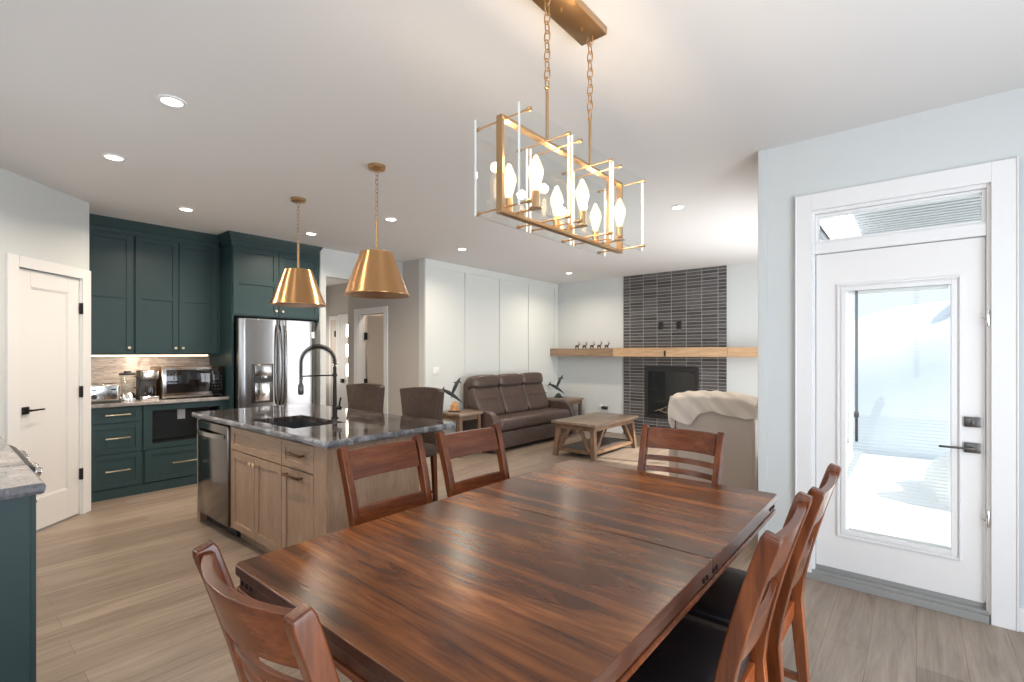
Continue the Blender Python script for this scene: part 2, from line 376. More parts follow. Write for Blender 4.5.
    def pillow(s, c, sz, e=0.35, nu=28, nv=16, m=None, mi=0):
        def sp(x, p): return math.copysign(abs(x)**p, x)
        vs = []; fs = []
        for j in range(nv+1):
            ph = -PI/2+PI*j/nv
            for i in range(nu):
                th = 2*PI*i/nu
                vs.append((c[0]+sz[0]/2*sp(math.cos(ph), e)*sp(math.cos(th), e), c[1]+sz[1]/2*sp(math.cos(ph), e)*sp(math.sin(th), e), c[2]+sz[2]/2*sp(math.sin(ph), e)))
        for j in range(nv):
            for i in range(nu): fs.append((j*nu+i, j*nu+(i+1) % nu, (j+1)*nu+(i+1) % nu, (j+1)*nu+i))
        return s.add(vs, fs, m, mi)
    def build(s, name, mat, parent=None, bev=0.0, sharp=35, loc=None, seg=2, label=None, smooth=True):
        me = bpy.data.meshes.new(name)
        bm = bmesh.new()
        vv = [bm.verts.new(p) for p in s.v]
        for f, mi in zip(s.f, s.mi):
            try: ff = bm.faces.new([vv[i] for i in f]); ff.material_index = mi
            except ValueError: pass
        for a_, b_ in s.pc: bmesh.ops.remove_doubles(bm, verts=[v for v in vv[a_:b_] if v.is_valid], dist=1e-6)
        bmesh.ops.recalc_face_normals(bm, faces=bm.faces)
        if smooth:
            for f in bm.faces: f.smooth = True
            for e in bm.edges:
                if len(e.link_faces) == 2 and e.calc_face_angle(0) > R(sharp): e.smooth = False
        bm.to_mesh(me); bm.free()
        for m in (mat if isinstance(mat, (list, tuple)) else [mat]): me.materials.append(MT[m])
        o = bpy.data.objects.new(name, me); col.objects.link(o)
        if parent: o.parent = parent
        if loc: o.location = loc
        if label: o['label'] = label
        if bev:
            b = o.modifiers.new('bevel', 'BEVEL'); b.width = bev; b.segments = seg; b.limit_method = 'ANGLE'; b.angle_limit = R(38); b.harden_normals = True
        return o
def tag(o, label, cat, group=None):
    o['label'] = label; o['category'] = cat
    if group: o['group'] = group
    return o
def thing(name, label, cat, loc=(0, 0, 0), rz=0, group=None):
    o = bpy.data.objects.new(name, None); col.objects.link(o); o.location = loc; o.rotation_euler = (0, 0, rz)
    o.empty_display_size = 0.1
    return tag(o, label, cat, group)
def struct(name, mb, mat, bev=0, parent=None, label=None, **k):
    o = mb.build(name, mat, parent, bev, **k)
    if not parent: o['kind'] = 'structure'
    if label: o['label'] = label
    return o
def sempty(name, loc=(0, 0, 0), rz=0, label=None):
    o = bpy.data.objects.new(name, None); col.objects.link(o); o.location = loc; o.rotation_euler = (0, 0, rz); o['kind'] = 'structure'
    if label: o['label'] = label
    return o
def dup(root, loc, rz, label, group=None):
    r = root.copy(); col.objects.link(r); r.location = loc; r.rotation_euler = (0, 0, rz); r['label'] = label
    if group: r['group'] = group
    for ch in list(root.children):
        c = ch.copy(); col.objects.link(c); c.parent = r
        for g in list(ch.children):
            d = g.copy(); col.objects.link(d); d.parent = c
    return r
def Mt(loc=(0, 0, 0), rx=0, ry=0, rz=0):
    return Matrix.Translation(loc) @ Matrix.Rotation(rz, 4, 'Z') @ Matrix.Rotation(ry, 4, 'Y') @ Matrix.Rotation(rx, 4, 'X')

# ------------------------------------------------------------ room shell
E_ = MB().prism([(-10.2, -2.0), (2.0, -2.0), (2.0, 3.72), (-0.70, 3.72), (-0.70, 8.2), (-10.2, 8.2)], 'Z', -0.10, 0); struct('floor', E_, 'floor', smooth=False)
struct('ceiling', MB().prism([(-10.2, -2.0), (2.0, -2.0), (2.0, 3.76), (-0.67, 3.76), (-0.67, 8.2), (-10.2, 8.2)], 'Z', H, H+0.1), 'ceiling', smooth=False)
# fireplace wall
struct('wall_north', MB().box(-5.56, -0.67, 7.95, 8.10, 0, H), 'wall', smooth=False)
# accent wall with its panels
aw = MB().box(-5.56, -5.44, 4.57, 7.95, 0, H)
for y0, y1 in ((4.575, 4.68), (5.38, 5.48), (6.20, 6.30), (7.0, 7.10), (7.84, 7.948)): aw.box(-5.44, -5.422, y0, y1, 0.12, H-0.11)
aw.box(-5.44, -5.422, 4.575, 7.948, H-0.11, H-0.001)
struct('wall_accent', aw, 'wall_white', 0.002)
struct('baseboard_accent', MB().box(-5.44, -5.418, 4.575, 7.948, 0, 0.12), 'trim', 0.003)
bb = MB().box(-5.415, -4.02, 7.93, 7.95, 0, 0.12).box(-2.26, -0.83, 7.93, 7.95, 0, 0.12); struct('baseboard_north', bb, 'trim', 0.003)
# hall wall with doorway
hw = MB().box(-7.42, -7.12, 4.57, 4.69, 0, H).box(-6.39, -5.56, 4.57, 4.69, 0, H).box(-7.12, -6.39, 4.57, 4.69, 2.07, H).box(-5.56, -5.4401, 4.45, 4.57, 0, H)
hw = MB().box(-7.42, -7.12, 4.57, 4.69, 0, H).box(-6.39, -5.56, 4.57, 4.69, 0, H).box(-7.12, -6.39, 4.57, 4.69, 2.07, H).box(-7.42, -7.30, 4.69, 5.3, 0, H)
struct('wall_hall', hw, 'wall_taupe', smooth=False)
struct('wall_closet', MB().box(-7.30, -5.56, 5.6, 5.7, 0, H).box(-7.42, -7.30, 5.3, 5.7, 0, H), 'wall_taupe', smooth=False)
struct('wall_entry', MB().box(-10.1, -7.42, 5.2, 5.3, 0, H), 'wall_taupe', smooth=False)
struct('wall_entry_west', MB().box(-10.1, -10.0, 3.2, 5.2, 0, H), 'wall_taupe', smooth=False)
# header and stub next to the fridge
struct('wall_header', MB().box(-6.05, -5.93, 3.333, 4.569, 2.44, H).box(-6.65, -5.93, 3.255, 3.333, 0, H), 'wall', smooth=False)
struct('wall_entry_south', MB().box(-10.0, -6.65, 3.255, 3.333, 0, H), 'wall_taupe', smooth=False)
struct('wall_west', MB().box(-6.77, -6.65, 0.85, 3.255, 0, H), 'wall', smooth=False)
# corner pantry: diagonal wall with the door opening
q = 1/math.sqrt(2)
def diag(t): return (-5.79+t*q, 0.945-t*q)       # distance t along the pantry wall from its kitchen end
L45 = 1.92
pw = sempty('wall_pantry', (-5.79, 0.945, 0), -PI/4)   # local x along the wall, local +y into the kitchen
pwb = MB().box(0.0, 0.106, -0.11, 0, 0, H).box(0.706, L45, -0.11, 0, 0, H).box(0.106, 0.706, -0.11, 0, 2.095, H)
struct('wall_face', pwb, 'wall', parent=pw, smooth=False)
struct('wall_pantry_side', MB().box(-6.65, -5.80, 0.86, 0.945, 0, H), 'wall', smooth=False)
struct('baseboard_pantry', MB().box(0.80, L45-0.02, 0, 0.014, 0, 0.12, Mt((-5.79, 0.945, 0), rz=-PI/4)), 'trim', 0.002)
# kitchen south wall with an added unseen window over the counter, return wall, dining walls
sw = MB().box(-4.44, -4.05, -0.52, -0.42, 0, H).box(-2.75, -2.40, -0.52, -0.42, 0, H).box(-4.05, -2.75, -0.52, -0.42, 0, 1.15).box(-4.05, -2.75, -0.52, -0.42, 2.15, H)
struct('wall_south_kitchen', sw, 'wall', smooth=False)
struct('wall_return', MB().box(-2.50, -2.40, -1.60, -0.52, 0, H), 'wall', smooth=False)
sd_ = MB().box(-2.50, -1.3, -1.70, -1.60, 0, H).box(1.3, 1.70, -1.70, -1.60, 0, H).box(-1.3, 1.3, -1.70, -1.60, 0, 0.5).box(-1.3, 1.3, -1.70, -1.60, 2.4, H)
struct('wall_south', sd_, 'wall', smooth=False)
ew = MB().box(1.70, 1.82, -1.7, -0.5, 0, H).box(1.70, 1.82, 2.9, 3.76, 0, H).box(1.70, 1.82, -0.5, 2.9, 0, 0.35).box(1.70, 1.82, -0.5, 2.9, 2.35, H)
struct('wall_east', ew, 'wall', smooth=False)
def window(name, cx, cy, cz, wid, hei, rz, nm):
    o = sempty(name, (cx, cy, cz), rz)
    f = MB()
    for a, b in ((-wid/2, -wid/2+0.06), (wid/2-0.06, wid/2)): f.box(a, b, -0.03, 0.03, -hei/2, hei/2)
    f.box(-wid/2, wid/2, -0.03, 0.03, -hei/2, -hei/2+0.06).box(-wid/2, wid/2, -0.03, 0.03, hei/2-0.06, hei/2)
    for k in range(1, nm): f.box(-wid/2+k*wid/nm-0.03, -wid/2+k*wid/nm+0.03, -0.03, 0.03, -hei/2+0.06, hei/2-0.06)
    f.build('window_frame', 'trim', o)
window('window_1', 1.755, 1.2, 1.35, 3.4, 2.0, PI/2, 3)
window('window_2', 0, -1.66, 1.45, 2.6, 1.9, 0, 2)  # unseen window, added to bring light in from behind the camera
window('window_3', -3.4, -0.475, 1.65, 1.3, 1.0, 0, 2)  # unseen kitchen window, added to hold its fill light
window('window_4', -0.745, 6.0, 1.35, 3.4, 2.2, PI/2, 3)
# door wall
dw_ = MB().box(-0.82, -0.53, 3.61, 3.76, 0, H).box(0.32, 1.70, 3.61, 3.76, 0, H).box(-0.53, 0.32, 3.61, 3.76, 2.345, H)
struct('wall_door', dw_, 'wall', smooth=False)
struct('wall_living_east', MB().box(-0.82, -0.67, 3.76, 4.3, 0, H).box(-0.82, -0.67, 7.7, 7.95, 0, H).box(-0.82, -0.67, 4.3, 7.7, 0, 0.25).box(-0.82, -0.67, 4.3, 7.7, 2.45, H), 'wall', smooth=False)
struct('trim_1', MB().box(-0.825, -0.770, 3.592, 3.61, 0, H), 'wall', 0.004)          # corner strip at the wall end
struct('baseboard_door', MB().box(-0.770, -0.604, 3.594, 3.61, 0, 0.12).box(0.405, 1.69, 3.594, 3.61, 0, 0.12), 'trim', 0.002)

# ------------------------------------------------------------ exterior door with transom
cs = MB()
cs.box(-0.603, -0.513, 3.586, 3.61, 0, 2.44).box(0.303, 0.404, 3.586, 3.61, 0, 2.44).box(-0.513, 0.303, 3.586, 3.61, 2.335, 2.44)
cs.box(-0.603, -0.596, 3.580, 3.61, 0, 2.445).box(0.397, 0.404, 3.580, 3.61, 0, 2.445)
struct('trim_2', cs, 'trim', 0.002, label='white door casing')
d1 = sempty('door_1', (-0.105, 3.66, 0), 0, 'white exterior door with full blind glass panel')
# jambs, stop and transom bar
jm = MB().box(-0.425, -0.392, -0.05, 0.08, 0.04, 2.345).box(0.392, 0.425, -0.05, 0.08, 0.04, 2.345).box(-0.392, 0.392, -0.05, 0.08, 2.315, 2.345).box(-0.392, 0.392, -0.045, 0.08, 2.062, 2.13)
jm.build('door_frame', 'trim', d1, 0.003)
sl = MB(); W2 = 0.388; gx0, gx1, gz0, gz1 = -0.231, 0.252, 0.338, 1.815
sl.box(-W2, gx0, -0.02, 0.025, 0.085, 2.058).box(gx1, W2, -0.02, 0.025, 0.085, 2.058).box(gx0, gx1, -0.02, 0.025, 0.085, gz0).box(gx0, gx1, -0.02, 0.025, gz1, 2.058)
slab = sl.build('door_slab', 'door', d1)
fr = MB()
for a in ((0, 0.012), (0.02, 0.045)):
    k0, k1 = a; hgt = -0.034 if k0 == 0 else -0.028
    x0, x1, z0, z1 = gx0-0.045+k0, gx1+0.045-k0, gz0-0.045+k0, gz1+0.045-k0; wd = k1-k0
    fr.box(x0, x0+wd, hgt, -0.019, z0, z1).box(x1-wd, x1, hgt, -0.019, z0, z1).box(x0+wd, x1-wd, hgt, -0.019, z0, z0+wd).box(x0+wd, x1-wd, hgt, -0.019, z1-wd, z1)
fr.build('glass_frame', 'trim', slab, 0.003)
MB().box(gx0, gx1, -0.012, -0.009, gz0, gz1).build('pane', 'glass', slab)
bl = MB(); n = 74
for i in range(n):
    z = gz0+0.02+i*(gz1-gz0-0.04)/(n-1)
    bl.box(gx0+0.012, gx1-0.012, -0.004, 0.008, z-0.0007, z+0.0007, Mt((0, 0, 0)))
bl.box(gx0+0.01, gx1-0.01, -0.006, 0.010, gz1-0.018, gz1-0.001).box(gx0+0.01, gx1-0.01, -0.006, 0.010, gz0+0.001, gz0+0.010)
bl.build('blind', 'white_plastic', slab, smooth=False)
op = MB().box(gx0+0.045, gx0+0.060, -0.0085, -0.0045, gz0+0.55, gz0+1.48); op.box(gx0+0.040, gx0+0.065, -0.0088, -0.0045, gz0+0.70, gz0+0.735)
op.build('blind_slider', 'gunmetal', slab)
hd = MB().rbox(0.305, 0.372, -0.036, -0.020, 0.89, 0.945, 0.003, 2).rbox(0.305, 0.372, -0.040, -0.020, 1.03, 1.085, 0.003, 2)
hd.tube([(0.338, -0.036, 0.917), (0.338, -0.068, 0.917)], 0.008)
hd.rbox(0.200, 0.346, -0.074, -0.062, 0.911, 0.923, 0.003, 2); hd.rbox(0.332, 0.344, -0.050, -0.040, 1.045, 1.070, 0.002, 2)
hd.build('door_lever', 'gunmetal', slab)
hg = MB()
for z in (0.55, 1.62): hg.rbox(0.392, 0.404, -0.062, -0.048, z-0.045, z+0.045, 0.004, 2).tube([(0.388, -0.062, z-0.01), (0.372, -0.075, z-0.0)], 0.004)
hg.build('latch', 'chrome', d1)
MB().box(-0.392, 0.392, -0.015, 0.02, 0.02, 0.082).box(-0.47, 0.40, -0.075, 0.10, 0.0, 0.040).box(-0.42, 0.40, -0.055, 0.10, 0.040, 0.058).build('door_sill', 'sill', d1, 0.002)
w5 = sempty('window_5', (-0.105, 3.66, 2.22), 0, 'narrow transom window above the exterior door')
tf = MB().box(-0.392, -0.375, -0.03, 0.03, -0.089, 0.094).box(0.375, 0.392, -0.03, 0.03, -0.089, 0.094).box(-0.375, 0.375, -0.03, 0.03, -0.089, -0.072).box(-0.375, 0.375, -0.03, 0.03, 0.078, 0.094)
tf.build('window_frame', 'trim', w5, 0.002)
MB().box(-0.375, 0.375, 0.0, 0.005, -0.072, 0.078).build('pane', 'glass', w5)
# outdoors beyond the door
struct('outside_ground', MB().box(-0.66, 14, 3.77, 30, -0.35, -0.15), 'snow', smooth=False)
def snowbank(cx, cy, sx, sy, sz, lbl):
    mb = MB(); nu, nv = 30, 14; vs = []; fs = []
    for j in range(nv+1):
        ph = PI/2*j/nv
        for i in range(nu):
            th = 2*PI*i/nu; k = 1+0.12*math.sin(3*th+cx)+0.08*math.sin(5*th+2*ph)
            vs.append((sx*k*math.cos(ph)*math.cos(th), sy*k*math.cos(ph)*math.sin(th), sz*math.sin(ph)*(1+0.08*math.sin(4*th))))
    for j in range(nv):
        for i in range(nu): fs.append((j*nu+i, j*nu+(i+1) % nu, (j+1)*nu+(i+1) % nu, (j+1)*nu+i))
    mb.add(vs, fs); o = mb.build('snow_bank', 'snow', None, sharp=80); o.location = (cx, cy, -0.15)
    tag(o, lbl, 'snow')
snowbank(1.9, 7.4, 2.0, 0.9, 1.0, 'low white snow bank seen through the door glass')
snowbank(0.5, 11.2, 3.4, 1.5, 2.3, 'tall white snow bank behind the low one outside the door')
so_ = MB().box(-0.66, 0.7, 3.77, 6.6, 2.66, 2.74)
for i in range(27): so_.box(-0.66, 0.7, 3.80+i*0.105, 3.85+i*0.105, 2.645, 2.66)
struct('roof_soffit', so_, 'soffit', smooth=False)
struct('roof_beam', MB().box(-0.62, -0.50, 3.78, 6.0, 2.50, 2.64), 'trim', 0.004)
struct('siding_outside', MB().box(-0.665, -0.64, 4.28, 7.95, 2.46, 2.655).box(-0.66, -0.60, 3.78, 4.28, -0.2, 2.66), 'siding', smooth=False)

# ------------------------------------------------------------ pantry door
pd = sempty('door_2', (-5.79, 0.945, 0), -PI/4, 'white one-panel pantry door with black lever')
pd['label'] = 'white one-panel pantry door with black lever'
pc = MB().box(0.002, 0.098, 0, 0.018, 0, 2.18).box(0.714, 0.81, 0, 0.018, 0, 2.18).box(0.098, 0.714, 0, 0.018, 2.095, 2.18)
pc.box(0.098, 0.108, -0.11, 0.006, 0, 2.095).box(0.704, 0.714, -0.11, 0.006, 0, 2.095)
pc.build('door_casing', 'trim', pd, 0.002)
ps = MB(); a0, a1 = 0.110, 0.702
ps.box(a0, a1, -0.045, -0.018, 0.012, 2.088)
ps.box(a0, a0+0.115, -0.018, -0.008, 0.012, 2.088).box(a1-0.115, a1, -0.018, -0.008, 0.012, 2.088)
ps.box(a0+0.115, a1-0.115, -0.018, -0.008, 0.012, 0.26).box(a0+0.115, a1-0.115, -0.018, -0.008, 1.955, 2.088)
for (x0, x1, z0, z1) in ((a0+0.115, a0+0.127, 0.26, 1.955), (a1-0.127, a1-0.115, 0.26, 1.955), (a0+0.127, a1-0.127, 0.26, 0.272), (a0+0.127, a1-0.127, 1.943, 1.955)):
    ps.box(x0, x1, -0.018, -0.012, z0, z1)
psl = ps.build('door_slab', 'door', pd, 0.002)
pl = MB().rbox(0.610, 0.668, -0.008, 0.004, 0.955, 1.013, 0.003, 2).tube([(0.639, 0.0, 0.984), (0.639, 0.045, 0.984)], 0.009)
pl.rbox(0.525, 0.648, 0.040, 0.050, 0.977, 0.991, 0.003, 2); pl.build('door_lever', 'black', psl)
for z in (0.36, 1.09, 1.83): MB().rbox(0.096, 0.112, -0.006, 0.022, z-0.05, z+0.05, 0.003, 2).build('hinge', 'black', pd)

# ------------------------------------------------------------ hall doors
hd3 = sempty('door_3', (0, 0, 0), 0, 'tan door standing open inside the hall doorway')
MB().box(-7.215, -7.12, 4.552, 4.57, 0, 2.165).box(-6.39, -6.295, 4.552, 4.57, 0, 2.165).box(-7.12, -6.39, 4.552, 4.57, 2.07, 2.165).box(-7.12, -7.105, 4.57, 4.70, 0, 2.07).box(-6.405, -6.39, 4.57, 4.70, 0, 2.07).build('door_casing', 'trim', hd3, 0.002)
MB().box(0.0, 0.70, -0.02, 0.02, 0.01, 2.06, Mt((-7.07, 4.73, 0), rz=R(16))).build('door_slab', 'bookdark', hd3, 0.003)
for z in (0.95, 1.72): MB().rbox(-7.104, -7.05, 4.672, 4.706, z-0.06, z+0.06, 0.003, 2).build('hinge', 'black', hd3)
ed = sempty('door_4', (0, 5.2, 0), 0, 'white entry door with three small lites at the hall end')
MB().box(-8.78, -8.70, -0.02, 0, 0, 2.20).box(-8.70, -7.55, -0.02, 0, 2.12, 2.20).build('door_casing', 'trim', ed, 0.002)
es = MB().box(-8.70, -7.55, -0.016, 0, 0.01, 2.12).build('door_slab', 'door', ed, 0.002)
for z in (1.11, 1.49, 1.87):
    MB().box(-8.47, -8.41, -0.020, -0.014, z-0.12, z+0.12).build('lite', 'can', es)  # emission stands in for daylight behind the lite glass
MB().rbox(-8.62, -8.55, -0.06, -0.016, 0.86, 0.94, 0.006, 2).build('door_handle', 'black', es)
ed2 = sempty('door_5', (0, 5.2, 0), 0, 'narrow white closet door beside the entry door')
MB().box(-9.10, -9.04, -0.02, 0, 0, 2.18).box(-8.84, -8.785, -0.02, 0, 0, 2.18).box(-9.04, -8.84, -0.02, 0, 2.10, 2.18).build('door_casing', 'trim', ed2, 0.002)
MB().box(-9.04, -8.84, -0.012, 0, 0.01, 2.10).build('door_slab', 'bookdark', ed2)
for z in (1.08, 1.82): MB().rbox(-8.90, -8.86, -0.03, -0.010, z-0.06, z+0.06, 0.003, 2).build('hinge', 'black', ed2)

# ------------------------------------------------------------ downlights
cans = [(-3.106, 0.85, 'nearest the camera, over the range corner'), (-4.302, 0.834, 'in front of the pantry door'), (-5.326, 1.571, 'in front of the upper green cabinets'),
        (-5.315, 2.804, 'in front of the fridge cabinet'), (-4.116, 3.022, 'behind the right brass pendant'), (-4.582, 4.485, 'by the panelled wall near the hall corner'),
        (-4.547, 6.987, 'at the far panelled wall corner'), (-1.715, 4.491, 'right of the chandelier over the armchair')]
def can_parts(root):
    MB().lathe([(0.048, -0.004), (0.050, -0.008), (0.068, -0.006), (0.070, 0.0)], 32).build('trim_ring', 'trim', root)
    MB().lathe([(0.0, -0.005), (0.049, -0.005), (0.049, -0.002)], 32).build('lens', 'can', root)
can0 = None
for i, (x, y, d) in enumerate(cans):
    lb = 'round recessed ceiling light '+d
    if can0 is None:
        can0 = thing('recessed_light', lb, 'ceiling light', (x, y, H), 0, 'recessed ceiling lights'); can_parts(can0)
    else: dup(can0, (x, y, H), 0, lb)
    l = bpy.data.lights.new('downlight', 'AREA'); l.shape = 'DISK'; l.size = 0.09; l.energy = 11 if x < -2 else 7; l.color = (1, 0.85, 0.68); l.spread = R(150)
    lo = bpy.data.objects.new('downlight', l); col.objects.link(lo); lo.location = (x, y, H-0.02)

# ------------------------------------------------------------ cabinet helpers (local: x along the run, -y to the front, z up)
def shaker(mb, x0, x1, z0, z1, y, stile=0.055, t=0.018, mid=None, rec=0.009):
    mb.box(x0, x0+stile, y-t, y, z0, z1).box(x1-stile, x1, y-t, y, z0, z1)
    mb.box(x0+stile, x1-stile, y-t, y, z0, z0+stile).box(x0+stile, x1-stile, y-t, y, z1-stile, z1)
    if mid: mb.box(x0+stile, x1-stile, y-t, y, mid-stile/2, mid+stile/2)
    mb.box(x0+stile, x1-stile, y-t+rec, y, z0+stile, z1-stile)
    return mb
def pull(x0, x1, y, z, mat, parent, name='handle', r=0.006):
    mb = MB().rbox(x0, x1, y-0.036, y-0.026, z-r, z+r, 0.003, 2)
    for x in (x0+0.015, x1-0.015): mb.rbox(x-0.006, x+0.006, y-0.028, y, z-0.006, z+0.006, 0.002, 2)
    return mb.build(name, mat, parent)
def knob(x, y, z, mat, parent):
    return MB().lathe([(0.006, 0.0), (0.006, 0.012), (0.012, 0.016), (0.015, 0.022), (0.013, 0.028), (0.0, 0.030)], 16, m=Mt((x, y, z), rx=PI/2)).build('knob', mat, parent)

XB = -6.65
# drawer bank: local origin at wall, x = world Y, y=0 wall plane -> front at -0.58
def west(name, label, cat, y, z=0, group=None): return thing(name, label, cat, (XB, y, z), PI/2, group)
FB = -0.56                                       # base carcass front (local y); doors stand 18 mm proud -> X = -6.07
db = west('drawer_cabinet', 'dark green base cabinet of three drawers beside the pantry door', 'cabinet', 0.96)
MB().box(0, 0.452, FB, 0, 0.10, 0.905).box(0, 0.452, FB+0.0, FB+0.02, 0.0, 0.10).build('body', 'green', db, 0.001)
MB().box(0.002, 0.452, FB-0.010, FB, 0.0, 0.095).build('toe_kick', 'green', db)
for z0, z1 in ((0.745, 0.895), (0.442, 0.738), (0.105, 0.435)):
    d = shaker(MB(), 0.032, 0.440, z0, z1, FB-0.0005, 0.05).build('drawer', 'green', db, 0.0015)
    pull(0.145, 0.345, FB-0.018, (z0+z1)/2+0.005, 'brass_pull', d)
nb = west('microwave_cabinet', 'dark green base cabinet with black open niche and drawer under the microwave', 'cabinet', 1.414)
nbm = MB().box(0, 0.075, FB, 0, 0.10, 0.905).box(0.71, 0.79, FB, 0, 0.10, 0.905).box(0.075, 0.71, FB, 0, 0.10, 0.492).box(0.075, 0.71, FB, 0, 0.838, 0.905)
nbm.box(0, 0.79, FB-0.018, FB, 0.445, 0.494).box(0, 0.075, FB-0.018, FB, 0.494, 0.838).box(0.71, 0.79, FB-0.018, FB, 0.494, 0.838).box(0, 0.79, FB-0.018, FB, 0.838, 0.903)
nbm.build('body', 'green', nb, 0.001)
MB().box(0.0, 0.79, FB-0.010, FB, 0.0, 0.095).build('toe_kick', 'green', nb)
MB().box(0.0755, 0.7095, FB+0.25, -0.01, 0.493, 0.837).build('niche_lining', 'green_in', nb)
MB().box(0.0755, 0.0855, FB+0.02, FB+0.25, 0.493, 0.837).box(0.6995, 0.7095, FB+0.02, FB+0.25, 0.493, 0.837).box(0.0855, 0.6995, FB+0.02, FB+0.25, 0.493, 0.501).box(0.0855, 0.6995, FB+0.02, FB+0.25, 0.829, 0.837).build('niche_frame', 'green_in', nb)
MB().rbox(0.37, 0.445, FB+0.24, FB+0.25, 0.70, 0.81, 0.002, 2).build('outlet', 'white_plastic', nb, label='white outlet plate inside the niche')
d = shaker(MB(), 0.014, 0.780, 0.105, 0.435, FB-0.0005, 0.055).build('drawer', 'green', nb, 0.0015)
pull(0.245, 0.545, FB-0.018, 0.275, 'brass_pull', d)
# worktop
ct = west('kitchen_worktop', 'polished grey stone worktop on the green drawers by the fridge', 'worktop', 0.955)
MB().box(0, 1.25, -0.61, 0, 0.905, 0.94).build('slab', 'granite_lt', ct, 0.004)
struct('trim_3', MB().box(-6.65, -6.636, 0.955, 2.205, 0.941, 1.42), 'splash', smooth=False, label='taupe mosaic tile backsplash')
# upper cabinets
FU = -0.355
def upper(name, label, y, wid, doors, z0=1.425, z1=2.67, fy=FU, mid=2.03, knobs=()):
    c = west(name, label, 'cabinet', y)
    MB().box(0, wid, fy, 0, z0, z1).build('body', 'green', c, 0.001)
    for i, (a, b) in enumerate(doors):
        d = shaker(MB(), a, b, z0+0.008, z1-0.012, fy-0.0005, 0.055, mid=mid).build('door', 'green', c, 0.0015)
        knob(knobs[i], fy-0.018, z0+0.065, 'brass_pull', d)
    return c
upper('wall_cabinet', 'single-door dark green upper cabinet next to the pantry door', 0.955, 0.429, [(0.012, 0.418)], knobs=(0.385,))
upper('wall_cabinet', 'double-door dark green upper cabinet between single one and fridge cabinet', 1.388, 0.815, [(0.008, 0.392), (0.398, 0.782)], knobs=(0.360, 0.430))
MB().box(0.0, 1.245, FU-0.002, FU+0.015, 1.413, 1.4245).build('valance', 'green', west('light_valance', 'dark green strip hiding the light below the upper cabinets', 'trim', 0.957))
led = MB().box(0.02, 1.12, FU+0.005, FU+0.030, 1.402, 1.4125).build('led_strip', 'led', None); led.location = (XB, 0.957, 0); led.rotation_euler = (0, 0, PI/2)
tag(led, 'glowing warm light strip under the green upper cabinets', 'light strip')
area('led_light', (-6.35, 1.52, 1.40), (-0.5, 0, -1), 1.0, 0.03, 6, (1, 0.80, 0.60))
def crown(y0, y1, fx, ret0=False):
    prof = [(0, 2.655), (-0.012, 2.655), (-0.012, 2.700), (-0.022, 2.712), (-0.030, 2.745), (-0.052, 2.775), (-0.060, 2.799), (0, 2.799)]
    mb = MB().prism([(fx+p[0], p[1]) for p in prof], 'X', y0, y1)
    return mb
cw = crown(0.0, 1.225, FU-0.0185).box(0, 1.225, FU-0.018, -0.01, 2.6715, 2.799)
c1_ = cw.build('crown_molding', 'green', None); c1_.location = (XB, 0.957, 0); c1_.rotation_euler = (0, 0, PI/2); tag(c1_, 'stepped dark green crown on the upper cabinets beside the pantry', 'crown molding')
# fridge surround: side panels + cabinet above
FF = -0.69                                       # front of surround (X = -5.96)
fc = west('fridge_cabinet', 'deep dark green cabinet above the fridge with tall side panel', 'cabinet', 2.205)
MB().box(0.0, 0.022, FF, -0.002, 0, 2.67).build('side_panel', 'green', fc, 0.001)
MB().box(1.025, 1.045, FF, 0, 1.84, 2.67).build('side_panel', 'green', fc, 0.001)
MB().box(0.022, 1.025, FF, 0, 1.86, 2.67).build('body', 'green', fc, 0.001)
for i, (a, b) in enumerate(((0.012, 0.520), (0.526, 1.036))):
    d = shaker(MB(), a, b, 1.875, 2.655, FF-0.0005, 0.06, mid=2.26).build('door', 'green', fc, 0.0015)
    knob((0.485, 0.562)[i], FF-0.018, 1.94, 'brass_pull', d)
cf = MB()
prof = [(0, 2.655), (-0.012, 2.655), (-0.012, 2.700), (-0.022, 2.712), (-0.030, 2.745), (-0.052, 2.775), (-0.060, 2.799), (0, 2.799)]
# mitred crown wrapping left side, front, right side
path = [(-0.0, -0.44), (-0.0, FF-0.0185), (1.0, FF-0.0185), (1.0, -0.60)]
offs = [(-1, 0), (-1, -1), (1, -1), (1, 0)]
vs = []; fs = []; n = len(prof)
for (px, py), (ox, oy) in zip(path, offs):
    for o_, z in prof:
        k = -o_; vs.append((px+ox*k, py+oy*k, z))
for i in range(3):
    for j in range(n): fs.append((i*n+j, i*n+(j+1) % n, (i+1)*n+(j+1) % n, (i+1)*n+j))
fs += [tuple(range(n)), tuple(range(3*n, 4*n))[::-1]]
cf.add(vs, fs).box(0.002, 1.043, FF-0.017, -0.01, 2.6715, 2.798)
cfo = cf.build('crown_molding', 'green', None); cfo.location = (XB, 2.205, 0); cfo.rotation_euler = (0, 0, PI/2); tag(cfo, 'dark green crown wrapping the deeper cabinet over the fridge', 'crown molding')

# ------------------------------------------------------------ refrigerator
fg = west('refrigerator', 'stainless french door refrigerator with water dispenser in the green surround', 'refrigerator', 2.69)
MB().box(-0.45, 0.45, -0.74, -0.03, 0.02, 1.815).build('body', 'glass_dark', fg, 0.004)
def fdoor(x0, x1, z0, z1, lx, rx):
    mb = MB(); pts = []; n = 14
    for i in range(n+1):
        u = i/n; x = x0+(x1-x0)*u
        y = -0.818-0.022*math.sin(PI*(x+0.46)/0.92)
        if lx: y += 0.030*max(0, 1-u*9)**2
        if rx: y += 0.030*max(0, 1-(1-u)*9)**2
        pts.append((x, y))
    pts += [(x1, -0.745), (x0, -0.745)]
    return mb.prism(pts, 'Z', z0, z1)
dl = fdoor(-0.452, -0.003, 0.74, 1.83, True, True).build('left_door', 'steel', fg, 0.003, sharp=50)
dr_ = fdoor(0.003, 0.452, 0.74, 1.83, True, True).build('right_door', 'steel', fg, 0.003, sharp=50)
